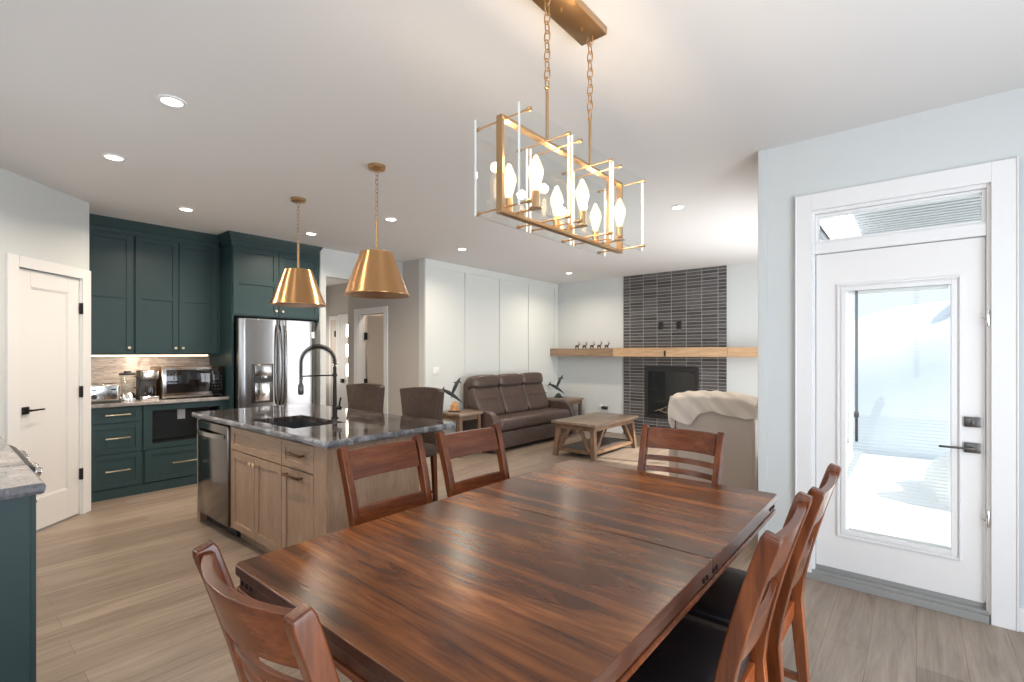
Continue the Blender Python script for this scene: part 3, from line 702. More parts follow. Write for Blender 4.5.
bt = fdoor(-0.452, 0.452, 0.06, 0.73, True, True).build('freezer_drawer', 'steel', fg, 0.003, sharp=50)
for s, dd in ((-1, dl), (1, dr_)):
    pts = []
    for i in range(17):
        u = i/16; pts.append((s*(0.045-0.012*math.sin(PI*u)), -0.842-0.058*math.sin(PI*u)**0.5, 0.83+0.93*u))
    MB().tube(pts, 0.016, 10).build('handle', 'steel', dd, sharp=60)
MB().tube([(-0.36, -0.84, 0.66), (-0.34, -0.89, 0.66), (0.34, -0.89, 0.66), (0.36, -0.84, 0.66)], 0.014).build('handle', 'steel', bt)
dp = MB().rbox(-0.320, -0.090, -0.852, -0.83, 0.86, 1.31, 0.006, 2)
dpo = dp.build('dispenser', 'gunmetal', dl)
MB().rbox(-0.300, -0.110, -0.858, -0.850, 1.17, 1.30, 0.004, 2).rbox(-0.235, -0.165, -0.866, -0.850, 1.135, 1.18, 0.006, 2).build('dispenser_panel', 'steel', dpo)
MB().box(-0.305, -0.105, -0.855, -0.8515, 1.10, 1.165).box(-0.315, -0.300, -0.855, -0.8515, 1.10, 1.27).box(-0.11, -0.095, -0.855, -0.8515, 1.10, 1.27).build('dispenser_recess', 'rubber', dpo)
MB().rbox(-0.295, -0.135, -0.857, -0.851, 0.885, 1.09, 0.004, 2).build('dispenser_cavity', 'chrome', dpo)
MB().rbox(-0.262, -0.252, -0.866, -0.856, 1.03, 1.10, 0.002, 2).build('paddle', 'rubber', dpo)
MB().rbox(0.385, 0.425, -0.83, -0.826, 1.62, 1.70, 0.001, 1).build('sticker', 'white_plastic', dr_, label='small white sticker')

# ------------------------------------------------------------ things on the worktop (world placement, front faces +X)
ZT = 0.94
mw = thing('microwave_oven', 'large stainless countertop microwave with dark glass door beside the fridge', 'microwave', (-6.34, 1.888, ZT), PI/2)
MB().rbox(-0.30, 0.30, -0.19, 0.21, 0.010, 0.345, 0.006, 2).build('body', 'bronze', mw)  # brown metal tone paints in the reflections on the steel side
mdr = MB().rbox(-0.298, 0.18, -0.215, -0.188, 0.014, 0.342, 0.004, 2).build('door', 'steel', mw)
MB().rbox(-0.262, 0.172, -0.219, -0.213, 0.065, 0.315, 0.003, 2).build('window', 'glass_dark', mdr)
MB().rbox(0.182, 0.298, -0.217, -0.188, 0.014, 0.342, 0.004, 2).build('control_panel', 'glass_dark', mw)
for i in range(5):
    for j in range(3): MB().rbox(0.198+j*0.030, 0.216+j*0.030, -0.219, -0.216, 0.08+i*0.036, 0.095+i*0.036, 0.001, 1).build('button', 'gunmetal', mw)
for fx in (-0.27, 0.27):
    for fy in (-0.145, 0.145): MB().lathe([(0.015, 0.0), (0.015, 0.011)], 12, (fx, fy, 0)).build('foot', 'rubber', mw)
to = thing('toaster', 'chrome four-slot toaster with two black dials on the worktop', 'toaster', (-6.27, 1.115, ZT), PI/2)
MB().rbox(-0.125, 0.125, -0.115, 0.115, 0.012, 0.185, 0.022, 4).build('body', 'chrome', to)
MB().rbox(-0.135, 0.135, -0.12, 0.12, 0.0, 0.022, 0.006, 2).build('base', 'rubber', to)
for x in (-0.075, 0.075):
    MB().lathe([(0.0, 0.0), (0.024, 0.0), (0.024, 0.008), (0.018, 0.018), (0.0, 0.018)], 20, m=Mt((x, -0.114, 0.065), rx=PI/2)).build('dial', 'rubber', to)
    MB().rbox(x-0.018, x+0.018, -0.135, -0.112, 0.125, 0.140, 0.004, 2).build('lever', 'rubber', to)
for y in (-0.055, 0.055): MB().box(-0.10, -0.012, y-0.014, y+0.014, 0.1845, 0.187).box(0.012, 0.10, y-0.014, y+0.014, 0.1845, 0.187).build('slot', 'shadowgap', to)
bd = thing('blender', 'clear glass blender jar with chrome base between toaster and coffee maker', 'blender', (-6.27, 1.325, ZT), PI/2)
MB().lathe([(0.0, 0), (0.075, 0), (0.078, 0.02), (0.062, 0.07), (0.050, 0.085), (0.0, 0.085)], 28).build('base', 'chrome', bd)
MB().lathe([(0.046, 0.086), (0.050, 0.10), (0.066, 0.27), (0.063, 0.27), (0.047, 0.102), (0.0, 0.095)], 28).build('jar', 'glass', bd)
MB().lathe([(0.0, 0.268), (0.070, 0.268), (0.070, 0.285), (0.03, 0.292), (0.028, 0.31), (0.0, 0.31)], 28).build('lid', 'rubber', bd)
MB().tube([(0.06, 0, 0.25), (0.09, 0, 0.24), (0.09, 0, 0.15), (0.055, 0, 0.13)], 0.008).build('handle', 'rubber', bd)
cm = thing('coffee_maker', 'tall black and steel coffee maker beside the microwave', 'coffee maker', (-6.28, 1.50, ZT), PI/2)
MB().rbox(-0.075, 0.075, -0.02, 0.13, 0.0, 0.31, 0.012, 3).build('tower', 'rubber', cm)
MB().rbox(-0.075, 0.075, -0.12, -0.021, 0.0, 0.045, 0.01, 3).build('drip_base', 'chrome', cm)
MB().rbox(-0.073, 0.073, -0.12, -0.021, 0.215, 0.31, 0.012, 3).build('brew_head', 'steel', cm)
MB().lathe([(0.0, 0), (0.045, 0), (0.05, 0.05), (0.04, 0.10), (0.0, 0.10)], 24, (0.0, -0.07, 0.050)).build('carafe', 'glass_dark', cm)

# ------------------------------------------------------------ island
isl = thing('island_cabinet', 'washed oak kitchen island with sink doors and bronze pulls', 'kitchen island', (-4.74, 1.48, 0), 0)
IW = 2.11
ib = MB().box(0, 0.075, 0.0, 0.62, 0, 0.888).box(0.712, IW-0.02, 0.020, 0.60, 0.10, 0.888-0.0).box(0.712, IW-0.03, 0.07, 0.60, 0.0, 0.10)
ib = MB().box(0, 0.072, 0.0, 0.60, 0, 0.885)
ib.box(0.712, 0.86, 0.020, 0.60, 0.10, 0.885).box(0.86, 1.62, 0.020, 0.06, 0.10, 0.885).box(0.86, 1.62, 0.50, 0.60, 0.10, 0.885).box(0.86, 1.62, 0.06, 0.50, 0.10, 0.55).box(1.62, IW-0.022, 0.020, 0.60, 0.10, 0.885)
ib.box(0.716, IW-0.03, 0.075, 0.59, 0.0, 0.10)
ib.box(0.072, 0.712, 0.585, 0.60, 0.0, 0.885)
ib.build('body', 'island', isl, 0.001)
MB().box(IW-0.0215, IW, 0.0, 0.60, 0, 0.885).build('end_panel', 'island', isl, 0.001)
MB().box(0.20, IW-0.002, 0.601, 0.69, 0.0, 0.885).build('back_frame', 'island', isl, 0.001)
for a, b in ((0.714, 0.73), (1.965, IW-0.022)): MB().box(a, b, 0.002, 0.0195, 0.10, 0.885).build('face_stile', 'island', isl, 0.001)
false_d = shaker(MB(), 0.733, 1.543, 0.705, 0.872, 0.0195, 0.045).build('false_drawer', 'island_x', isl, 0.0015)
for i, (a, b) in enumerate(((0.733, 1.135), (1.140, 1.543))):
    d = shaker(MB(), a, b, 0.108, 0.696, 0.0195, 0.055).build('door', 'island', isl, 0.0015)
    knob((1.105, 1.168)[i], 0.0015, 0.645, 'brass_pull', d)
d = shaker(MB(), 1.552, 1.960, 0.705, 0.872, 0.0195, 0.045).build('drawer', 'island_x', isl, 0.0015); pull(1.66, 1.86, 0.0015, 0.80, 'bronze', d, r=0.009)
d = shaker(MB(), 1.552, 1.960, 0.108, 0.696, 0.0195, 0.055).build('drawer', 'island', isl, 0.0015); pull(1.62, 1.84, 0.0015, 0.66, 'bronze', d, r=0.009)
# dishwasher
dwz = thing('dishwasher', 'dark stainless dishwasher built into the island end', 'dishwasher', (-4.35, 1.48, 0), 0)
MB().box(-0.314, 0.314, 0.02, 0.56, 0.10, 0.870).build('tub', 'rubber', dwz)
dd = MB().rbox(-0.314, 0.314, -0.018, 0.018, 0.105, 0.872, 0.006, 2).build('door', 'steel_dark', dwz)
hp = [(-0.27+0.54*i/12, -0.022-0.045*math.sin(PI*i/12)**0.5, 0.790) for i in range(13)]
MB().bar(hp, (0.010, 0.034), side=(0, 1, 0)).build('handle', 'steel', dd)
MB().rbox(-0.314, 0.314, 0.05, 0.07, 0.012, 0.10, 0.004, 2).build('kick_plate', 'rubber', dwz)
# island top with chiselled edge, hole for the sink
tp = thing('island_countertop', 'dark polished granite slab with rough edge on the island', 'countertop', (-4.76, 1.455, 0.888), 0)
TX, TY, TT = 2.175, 1.00, 0.040
hx0, hx1, hy0, hy1 = 0.90, 1.56, 0.11, 0.50
rr = random.Random(3)
tm = MB()
tm.box(0, hx0, 0, TY, 0, TT).box(hx1, TX, 0, TY, 0, TT).box(hx0, hx1, 0, hy0, 0, TT).box(hx0, hx1, hy1, TY, 0, TT)
tm.build('slab', 'granite', tp, 0)
def rough_edge(p0, p1, nrm, parent, zz=0.0, th=TT, mat='granite_edge'):
    L = (Vector(p1)-Vector(p0)).length; n = max(8, int(L/0.035)); jj = [[rr.uniform(0.004, 0.015) for _ in range(4)] for _ in range(n+1)]
    P0 = Vector((*p0, 0)); D = (Vector((*p1, 0))-P0); Nn = Vector((*nrm, 0))
    def fa(u, v):
        i = min(n, int(round(u*n))); k = int(round(v*3)); p = P0+D*u+Nn*(jj[i][k] if 0 < k < 3 else jj[i][k]*0.4); return (p.x, p.y, zz+0.0005+(th-0.001)*v)
    def fb(u, v): p = P0+D*u; return (p.x, p.y, zz+0.0005+(th-0.001)*v)
    return MB().loft(fa, fb, n, 3).build('chiselled_edge', mat, parent, sharp=15)
rough_edge((0, 0), (TX, 0), (0, -1), tp); rough_edge((TX, 0), (TX, TY), (1, 0), tp); rough_edge((TX, TY), (0, TY), (0, 1), tp); rough_edge((0, TY), (0, 0), (-1, 0), tp)
sk = thing('kitchen_sink', 'black composite undermount sink set in the island top', 'sink', (-4.76+1.23, 1.455+0.305, 0.70), 0)
a, b = 0.33, 0.195
sm = MB().box(-a, a, -b, b, -0.010, 0.0).box(-a-0.012, -a, -b-0.012, b+0.012, -0.01, 0.187).box(a, a+0.012, -b-0.012, b+0.012, -0.01, 0.187).box(-a, a, -b-0.012, -b, -0.01, 0.187).box(-a, a, b, b+0.012, -0.01, 0.187)
sm.build('basin', 'charcoal', sk, 0.0)
MB().lathe([(0.0, 0.003), (0.04, 0.003), (0.045, 0.0)], 20).build('drain', 'steel', sk)
# faucet
fa_ = thing('kitchen_faucet', 'tall matte black spring faucet behind the island sink', 'faucet', (-3.465, 2.02, 0.928), 0)
MB().lathe([(0.028, 0), (0.028, 0.008), (0.019, 0.012), (0.019, 0.10), (0.015, 0.105), (0.013, 0.40), (0.0, 0.40)], 20).build('body', 'black', fa_)
MB().tube([(0.0, 0, 0.085), (0.075, 0, 0.085)], 0.016, 12).tube([(0.060, 0, 0.085), (0.072, 0.0, 0.13), (0.085, 0.0, 0.165)], 0.007, 8).build('lever', 'black', fa_)
arc = [(0, -0.135+0.135*math.cos(t), 0.42+0.135*math.sin(t)) for t in [PI*i/20 for i in range(21)]]
path = [(0, 0, 0.40)]+arc+[(0, -0.27, 0.30)]
MB().tube(path, 0.007, 8).build('hose', 'black', fa_)
sp_ = MB(); pts = []
import itertools
def along(path, u):
    P = [Vector(p) for p in path]; seg = [(P[i+1]-P[i]).length for i in range(len(P)-1)]; T = sum(seg)*u
    for i, s in enumerate(seg):
        if T <= s or i == len(seg)-1: return P[i]+(P[i+1]-P[i])*(T/s), (P[i+1]-P[i]).normalized()
        T -= s
turns = 30; nn = turns*8
for i in range(nn+1):
    p, t = along(path[1:], i/nn*0.97); sx = Vector((1, 0, 0)); up = t.cross(sx).normalized(); an = 2*PI*turns*i/nn
    pts.append(p+0.0165*(sx*math.cos(an)+up*math.sin(an)))
sp_.tube(pts, 0.0040, 5).build('spring', 'black', fa_, sharp=80)
MB().lathe([(0.0, 0.0), (0.017, 0.0), (0.021, 0.02), (0.020, 0.07), (0.012, 0.085), (0.012, 0.13), (0.0, 0.13)], 18, (0, -0.27, 0.20)).build('spray_head', 'gunmetal', fa_)
MB().tube([(0, 0, 0.335), (0, -0.265, 0.335)], 0.0055, 8).lathe([(0.018, 0), (0.018, 0.02)], 16, (0, 0, 0.325)).build('docking_arm', 'black', fa_)

# island stools
def stool():
    t = thing('counter_stool', 'brown upholstered wingback stool behind the island, left one by the faucet', 'stool', (-4.165, 2.56, 0), 0, 'stools behind the island')
    MB().rbox(-0.235, 0.235, -0.23, 0.20, 0.57, 0.665, 0.035, 4).build('seat', 'suede', t)
    def half(u, z):                                          # width grows towards the top, wings curl forward
        return 0.225+0.075*max(0, (z-0.62)/0.52)**1.3
    def fa(u, v):
        z = 0.60+0.535*v - 0.020*(2*u-1)**2*v; x = (2*u-1)*half(u, z); return (x, 0.205+0.05*v-0.10*abs(2*u-1)**3*(0.4+0.6*v), z)
    def fb(u, v):
        p = fa(u, v); return (p[0]*1.02, p[1]+0.065*(1-0.25*v), p[2]-0.004)
    o = MB().loft(fa, fb, 20, 14).build('backrest', 'suede', t, 0.012, seg=3, sharp=60)
    for x, y in ((-0.2, -0.19), (0.2, -0.19), (-0.2, 0.17), (0.2, 0.17)):
        MB().bar([(x, y, 0.58), (x*1.08, y*1.1, 0.0)], [(0.042, 0.042), (0.028, 0.028)]).build('leg', 'chair', t, 0.003)
    f_ = MB().bar([(-0.21, -0.197, 0.22), (0.21, -0.197, 0.22)], (0.022, 0.022), side=(0, 1, 0)).bar([(-0.208, -0.19, 0.28), (-0.208, 0.18, 0.28)], (0.022, 0.022)).bar([(0.208, -0.19, 0.28), (0.208, 0.18, 0.28)], (0.022, 0.022))
    f_.build('footrest', 'chair', t)
    return t
s0 = stool()
dup(s0, (-3.325, 2.56, 0), R(-4), 'brown upholstered wingback stool behind the island, right one nearest the sofa')

# ------------------------------------------------------------ near left counter and range
nc = thing('base_cabinet', 'dark teal green cabinet end panel at the lower left edge', 'cabinet', (-2.63, 0, 0), 0)
MB().box(-0.45, 0, -0.40, 0.255, 0.0, 0.886).build('body', 'green', nc, 0.001)
dn = MB().box(-0.44, -0.012, 0.2555, 0.273, 0.10, 0.88).build('door', 'green', nc, 0.001)
MB().box(-0.44, 0, 0.256, 0.262, 0.0, 0.095).build('toe_kick', 'green', nc)
nt_ = thing('counter_slab', 'grey veined stone worktop with rough edge at the left frame side', 'worktop', (-2.60, 0, 0.888), 0)
MB().box(-0.48, 0, -0.41, 0.285, 0, 0.042).build('slab', 'granite_lt', nt_)
rough_edge((0, 0.285), (0, -0.41), (1, 0), nt_, 0, 0.042); rough_edge((-0.48, 0.285), (0, 0.285), (0, 1), nt_, 0, 0.042)
rg = thing('cooking_range', 'slide-in range with protruding front controls beyond the left worktop', 'range', (-3.47, 0, 0), 0)
MB().box(-0.378, 0.378, -0.39, 0.27, 0.02, 0.905).build('body', 'steel', rg, 0.004)
MB().rbox(-0.378, 0.378, -0.39, 0.285, 0.906, 0.932, 0.003, 2).build('cooktop', 'granite_lt', rg, label='pale reflecting glass cooktop')
MB().prism([(0.286, 0.930), (0.318, 0.908), (0.318, 0.84), (0.272, 0.84), (0.272, 0.905)], 'X', -0.378, 0.378).build('control_panel', 'rubber', rg, 0.004)
for x in (-0.30, -0.17, 0.17, 0.30):
    MB().lathe([(0.0, 0), (0.024, 0.0), (0.024, 0.018), (0.019, 0.028), (0.0, 0.028)], 20, m=Mt((x, 0.317, 0.878), rx=-PI/2+R(-18))).build('knob', 'chrome', rg)
MB().rbox(-0.36, 0.36, 0.2705, 0.29, 0.15, 0.80, 0.004, 2).build('oven_door', 'steel_dark', rg)
MB().tube([(-0.32, 0.29, 0.74), (-0.31, 0.318, 0.74), (0.31, 0.318, 0.74), (0.32, 0.29, 0.74)], 0.012).build('handle', 'steel', rg)
fcn = thing('base_cabinet', 'dark green base cabinet between the range and the pantry wall', 'cabinet', (-3.87, 0, 0), 0)
MB().box(-0.42, 0, -0.40, 0.255, 0.10, 0.886).box(-0.42, 0, -0.40, 0.20, 0.0, 0.10).build('body', 'green', fcn, 0.001)
MB().box(-0.43, 0.005, -0.41, 0.285, 0.887, 0.93).build('slab', 'granite_lt', fcn)

# ------------------------------------------------------------ pendants and chandelier
def chain(mb, x, y, z0, z1, link=0.042, wd=0.011, r=0.0022):
    n = max(1, int((z1-z0)/(link*0.72))); st = (z1-z0)/n
    for i in range(n):
        zc = z0+st*(i+0.5); h2 = link/2; pts = []
        for k in range(16):
            a = 2*PI*k/16; u = wd*math.cos(a); vv = h2*math.copysign(abs(math.sin(a))**0.75, math.sin(a))
            pts.append((x+(u if i % 2 else 0), y+(0 if i % 2 else u), zc+vv))
        mb.tube(pts, r, 6, closed=True)
    return mb
def pendant():
    t = thing('pendant_light', 'tapered brass pendant lamp over the island, left one by the fridge', 'pendant light', (-4.205, 2.10, 0), 0, 'brass pendants over the island')
    MB().lathe([(0.0, 2.76), (0.012, 2.762), (0.055, 2.770), (0.062, 2.778), (0.062, 2.7995), (0.0, 2.7995)], 32).build('canopy', 'brass', t)
    chain(MB(), 0, 0, 2.41, 2.76).build('chain', 'brass', t, sharp=80)
    MB().lathe([(0.0, 2.17), (0.010, 2.17), (0.010, 2.41), (0.004, 2.415), (0.0, 2.415)], 14).build('stem', 'brass', t)
    z0, z1, r0, r1, th = 1.855, 2.168, 0.232, 0.114, 0.003
    sh = [(r0+0.003, z0), (r0+0.004, z0+0.004), (r0-0.004, z0+0.012), (r1+0.002, z1-0.004), (r1-0.006, z1), (0.0, z1)]
    si = [(0.0, z1-th), (r1-0.008, z1-th), (r0-0.008, z0+0.012), (r0, z0)]
    MB().lathe(sh+si, 64).build('lamp_shade', 'spun', t)
    MB().lathe([(0.0, 2.08), (0.022, 2.08), (0.022, 2.16), (0.0, 2.16)], 16).build('socket', 'brass', t)
    MB().lathe([(0.0, 1.99), (0.022, 1.998), (0.032, 2.025), (0.028, 2.05), (0.014, 2.079), (0.0, 2.079)], 20).build('bulb', 'bulb_glow', t)
    return t
p0 = pendant(); dup(p0, (-3.03, 2.10, 0), 0, 'tapered brass pendant lamp over the island, right one nearer the dining table')
for x in (-4.205, -3.03):
    l = bpy.data.lights.new('pendant_bulb', 'POINT'); l.energy = 11; l.color = (1, 0.74, 0.48); l.shadow_soft_size = 0.03
    lo = bpy.data.objects.new('pendant_bulb', l); col.objects.link(lo); lo.location = (x, 2.10, 1.96)

CX, CY = -1.06, 1.63
ch = thing('chandelier', 'linear brass chandelier with clear glass panes over the dining table', 'chandelier', (CX, CY, 0), 0)
MB().rbox(-0.062, 0.062, -0.215, 0.195, 2.768, 2.7995, 0.003, 2).build('canopy', 'brass', ch)
kn = MB()
for y in (-0.06, 0.09): kn.lathe([(0.0, -0.016), (0.006, -0.014), (0.006, 0.0)], 10, (0.0, y, 2.769))
kn.build('canopy_screws', 'brass', ch)
for y in (-0.15, 0.16):
    cb = chain(MB(), 0, y, 2.42, 2.768, 0.046, 0.012, 0.0027).build('chain', 'brass', ch, sharp=80)
    MB().lathe([(0.0, 2.225), (0.006, 2.225), (0.006, 2.415), (0.010, 2.418), (0.010, 2.425), (0.0, 2.425)], 12, (0, y, 0)).build('stem', 'brass', ch)
y0, y1, z0, z1, wx, th = -0.422, 0.432, 1.895, 2.220, 0.0135, 0.012
fr = MB().box(-wx, wx, y0, y1, z0, z0+th).box(-wx, wx, y0, y1, z1-th, z1).box(-wx, wx, y0, y0+th, z0+th, z1-th).box(-wx, wx, y1-th, y1, z0+th, z1-th)
fr.box(-0.008, 0.008, -0.003, 0.007, z0+th, z1-th).box(-0.008, 0.008, 0.315, 0.325, z0+th, z1-th)
fr.build('frame', 'brass', ch, 0.0015)
RY = [-0.405, -0.178, -0.102, 0.130, 0.210, 0.435]
for zz in (z0+0.020, z1-0.012):
    for y in RY:
        m_ = MB().tube([(-0.112, y, zz), (0.112, y, zz)], 0.0032, 8)
        for s in (-1, 1): m_.lathe([(0.0, -0.008), (0.0065, -0.008), (0.0065, 0.008), (0.0, 0.008)], 12, m=Mt((s*0.112, y, zz), ry=PI/2))
        m_.build('rod', 'brass', ch)
for s in (-1, 1):
    for a, b in ((-0.435, -0.150), (-0.128, 0.158), (0.182, 0.462)):
        g = MB(); x0, x1 = s*0.091, s*0.100
        if x0 > x1: x0, x1 = x1, x0
        za, zb = z0+0.004, z1+0.006
        g.box(x0, x1, a, b, za, zb)
        o = g.build('glass_pane', ['glass', 'glass_edge'], ch, smooth=False)
        for p in o.data.polygons:
            if abs(p.normal.y) > 0.5: p.material_index = 1
for y in (-0.30, 0.0, 0.31):
    a_ = MB().tube([(-0.062, y, z0+0.03), (0.062, y, z0+0.03)], 0.004, 8).box(-0.005, 0.005, y-0.005, y+0.005, z0+th, z0+0.034)
    a_.build('cross_arm', 'brass', ch)
    for s in (-1, 1):
        x = s*0.060
        so2 = MB().lathe([(0.0, 0), (0.022, 0), (0.022, 0.004), (0.0135, 0.006), (0.0135, 0.058), (0.0, 0.058)], 18, (x, y, z0+0.030)).build('socket', 'brass', ch)
        MB().lathe([(0.011, 0.0), (0.013, 0.012), (0.027, 0.062), (0.026, 0.078), (0.014, 0.108), (0.004, 0.123), (0.0, 0.125)], 20, (x, y, z0+0.088)).build('bulb', 'bulb', so2)
        MB().lathe([(0.0, 0.012), (0.007, 0.016), (0.010, 0.050), (0.007, 0.085), (0.0, 0.09)], 12, (x, y, z0+0.088)).build('filament', 'bulb_glow', so2)
        l = bpy.data.lights.new('chandelier_bulb', 'POINT'); l.energy = 1.5; l.color = (1, 0.76, 0.50); l.shadow_soft_size = 0.02
        lo = bpy.data.objects.new('chandelier_bulb', l); col.objects.link(lo); lo.location = (CX+x, CY+y, z0+0.215)

# ------------------------------------------------------------ dining table
TBX, TBY = -1.095, 1.612
tb = thing('dining_table', 'dark chestnut rectangular dining table with nailhead edge', 'dining table', (TBX, TBY, 0), 0)
hx, hy = 0.585, 0.988
def octo(hx, hy, c): return [(-hx+c, -hy), (hx-c, -hy), (hx, -hy+c), (hx, hy-c), (hx-c, hy), (-hx+c, hy), (-hx, hy-c), (-hx, -hy+c)]
def topsec(ya, yb, ca, cb, nm):
    pts = [(-hx+ca, ya), (hx-ca, ya), (hx, ya+ca), (hx, yb-cb), (hx-cb, yb), (-hx+cb, yb), (-hx, yb-cb), (-hx, ya+ca)]
    pp = [];
    for p in pts:
        if not pp or (abs(p[0]-pp[-1][0])+abs(p[1]-pp[-1][1])) > 1e-6: pp.append(p)
    if abs(pp[0][0]-pp[-1][0])+abs(pp[0][1]-pp[-1][1]) < 1e-6: pp.pop()
    o = MB().prism(pp, 'Z', 0.728, 0.76).build(nm, ['table', 'table_edge'], tb, 0.004)
    for p in o.data.polygons:
        if abs(p.normal.z) < 0.5: p.material_index = 1
    return o
topsec(-hy, 0.0255, 0.02, 0.0, 'tabletop'); topsec(0.0285, hy, 0.0, 0.012, 'tabletop')
MB().prism(octo(hx-0.010, hy-0.010, 0.02), 'Z', 0.690, 0.7275).build('apron', 'table_edge', tb, 0.003)
MB().prism(octo(hx-0.002, hy-0.002, 0.02), 'Z', 0.672, 0.6895).build('edge_molding', 'chair_rail', tb, 0.006)
nl = MB()
def nail(x, y, ax, z=0.708): nl.lathe([(0.009, 0.0), (0.008, 0.004), (0.0, 0.007)], 10, m=Mt((x, y, z), ry=(PI/2 if ax > 0 else -PI/2) if abs(ax) == 1 else 0, rx=0 if abs(ax) == 1 else (PI/2 if ax < 0 else -PI/2)))
for yc in (-0.90, 0.028, 0.91):
    for k in (-2, -1, 1, 2) if yc == 0.028 else (-1, 0, 1):
        nail(hx-0.010, yc+k*0.032, 1); nail(-hx+0.010, yc+k*0.032, -1)
for xc in (-0.50, 0.50):
    for k in (-1, 0, 1): nail(xc+k*0.032, -hy+0.010, -2); nail(xc+k*0.032, hy-0.010, 2)
nl.build('nail_heads', 'nail', tb)
for yy in (-0.52, 0.52):
    MB().rbox(-0.12, 0.12, yy-0.05, yy+0.05, 0.09, 0.671, 0.008, 2).rbox(-0.40, 0.40, yy-0.045, yy+0.045, 0.60, 0.671, 0.01, 2).build('pedestal', 'table_edge', tb)
    MB().prism([(-0.42, 0.0), (0.42, 0.0), (0.42, 0.045), (0.12, 0.095), (-0.12, 0.095), (-0.42, 0.045)], 'Y', yy-0.05, yy+0.05).build('foot', 'table_edge', tb, 0.004)
MB().rbox(-0.04, 0.04, -0.465, 0.465, 0.20, 0.32, 0.006, 2).build('stretcher', 'table_edge', tb)

# ------------------------------------------------------------ dining chairs (local: front +y, origin under the seat centre)
def py(z):                                       # rear post centre line
    return -0.205-0.005*max(0, (0.48-z)/0.48)*8-0.135*max(0, (z-0.46)/0.54)**1.35
def dining_chair(kind, label):
    t = thing('dining_chair', label, 'dining chair', (0, 0, 0), 0, 'dining chairs around the table')
    se = MB().pillow((0, 0.018, 0.475), (0.455, 0.435, 0.062), 0.30).build('seat', 'leather_black', t, sharp=80)
    MB().box(-0.205, 0.205, 0.17, 0.192, 0.385, 0.446).box(-0.205, -0.183, -0.185, 0.17, 0.385, 0.446).box(0.183, 0.205, -0.185, 0.17, 0.385, 0.446).box(-0.183, 0.183, -0.205, -0.185, 0.385, 0.446).build('seat_frame', 'chair_rail', t, 0.002)
    for s in (-1, 1):
        MB().bar([(s*0.195, 0.185, 0.446), (s*0.195, 0.188, 0.0)], [(0.044, 0.044), (0.032, 0.032)]).build('front_leg', 'chair', t, 0.004)
        zs = [0.0, 0.12, 0.25, 0.38, 0.46, 0.55, 0.65, 0.75, 0.84, 0.92, 0.985, 1.0]
        pts = [(s*(0.205+0.012*max(0, (z-0.46)/0.54)), py(z), z) for z in zs]
        sz = [(0.036, 0.032+0.014*math.sin(min(1, z/0.5)*PI/2)) for z in zs]
        sz[-1] = (0.033, 0.038)
        MB().bar(pts, sz).build('back_post', 'chair', t, 0.005)
    def rail(za, zb, bow, th, name):
        def fa(u, v):
            x = (2*u-1)*0.193; z = za+(zb-za)*v; return (x, py(z)+th/2-bow*(1-(2*u-1)**2), z)
        def fb(u, v):
            p = fa(u, v); return (p[0], p[1]-th, p[2])
        return MB().loft(fa, fb, 14, 3).build(name, 'chair_rail', t, 0.003)
    if kind == 'side':
        rail(0.852, 0.980, 0.016, 0.024, 'top_rail'); rail(0.625, 0.728, 0.016, 0.020, 'lower_rail')
    else:
        rail(0.875, 0.990, 0.045, 0.024, 'top_rail')
        for zc in (0.822, 0.762, 0.702): rail(zc-0.014, zc+0.014, 0.042, 0.014, 'slat')
        rail(0.600, 0.655, 0.040, 0.018, 'lower_rail')
    MB().bar([(-0.195, 0.187, 0.20), (0.195, 0.187, 0.20)], (0.020, 0.026), side=(0, 1, 0)).bar([(-0.20, 0.187, 0.14), (-0.20, py(0.14), 0.14)], (0.018, 0.026)).bar([(0.20, 0.187, 0.14), (0.20, py(0.14), 0.14)], (0.018, 0.026)).build('stretcher', 'chair_rail', t)
    return t
g = None
cA = dining_chair('end', 'slat back dining chair at the near head of the table, its back to the viewer'); cA.location = (-1.01, 0.735, 0)
dup(cA, (-1.032, 2.425, 0), PI, 'slat back dining chair at the far head of the table before the armchair')
cB = dining_chair('side', 'two-rail dining chair on the island side, nearer the viewer'); cB.location = (-1.685, 1.432, 0); cB.rotation_euler = (0, 0, -PI/2)
dup(cB, (-1.665, 2.00, 0), -PI/2-R(3), 'two-rail dining chair on the island side, farther one nearest the sofa')
dup(cB, (-0.60, 1.50, 0), PI/2, 'two-rail dining chair on the door side of the table, nearest the camera')
dup(cB, (-0.578, 2.02, 0), PI/2, 'two-rail dining chair on the door side, second from the camera beside the white door')

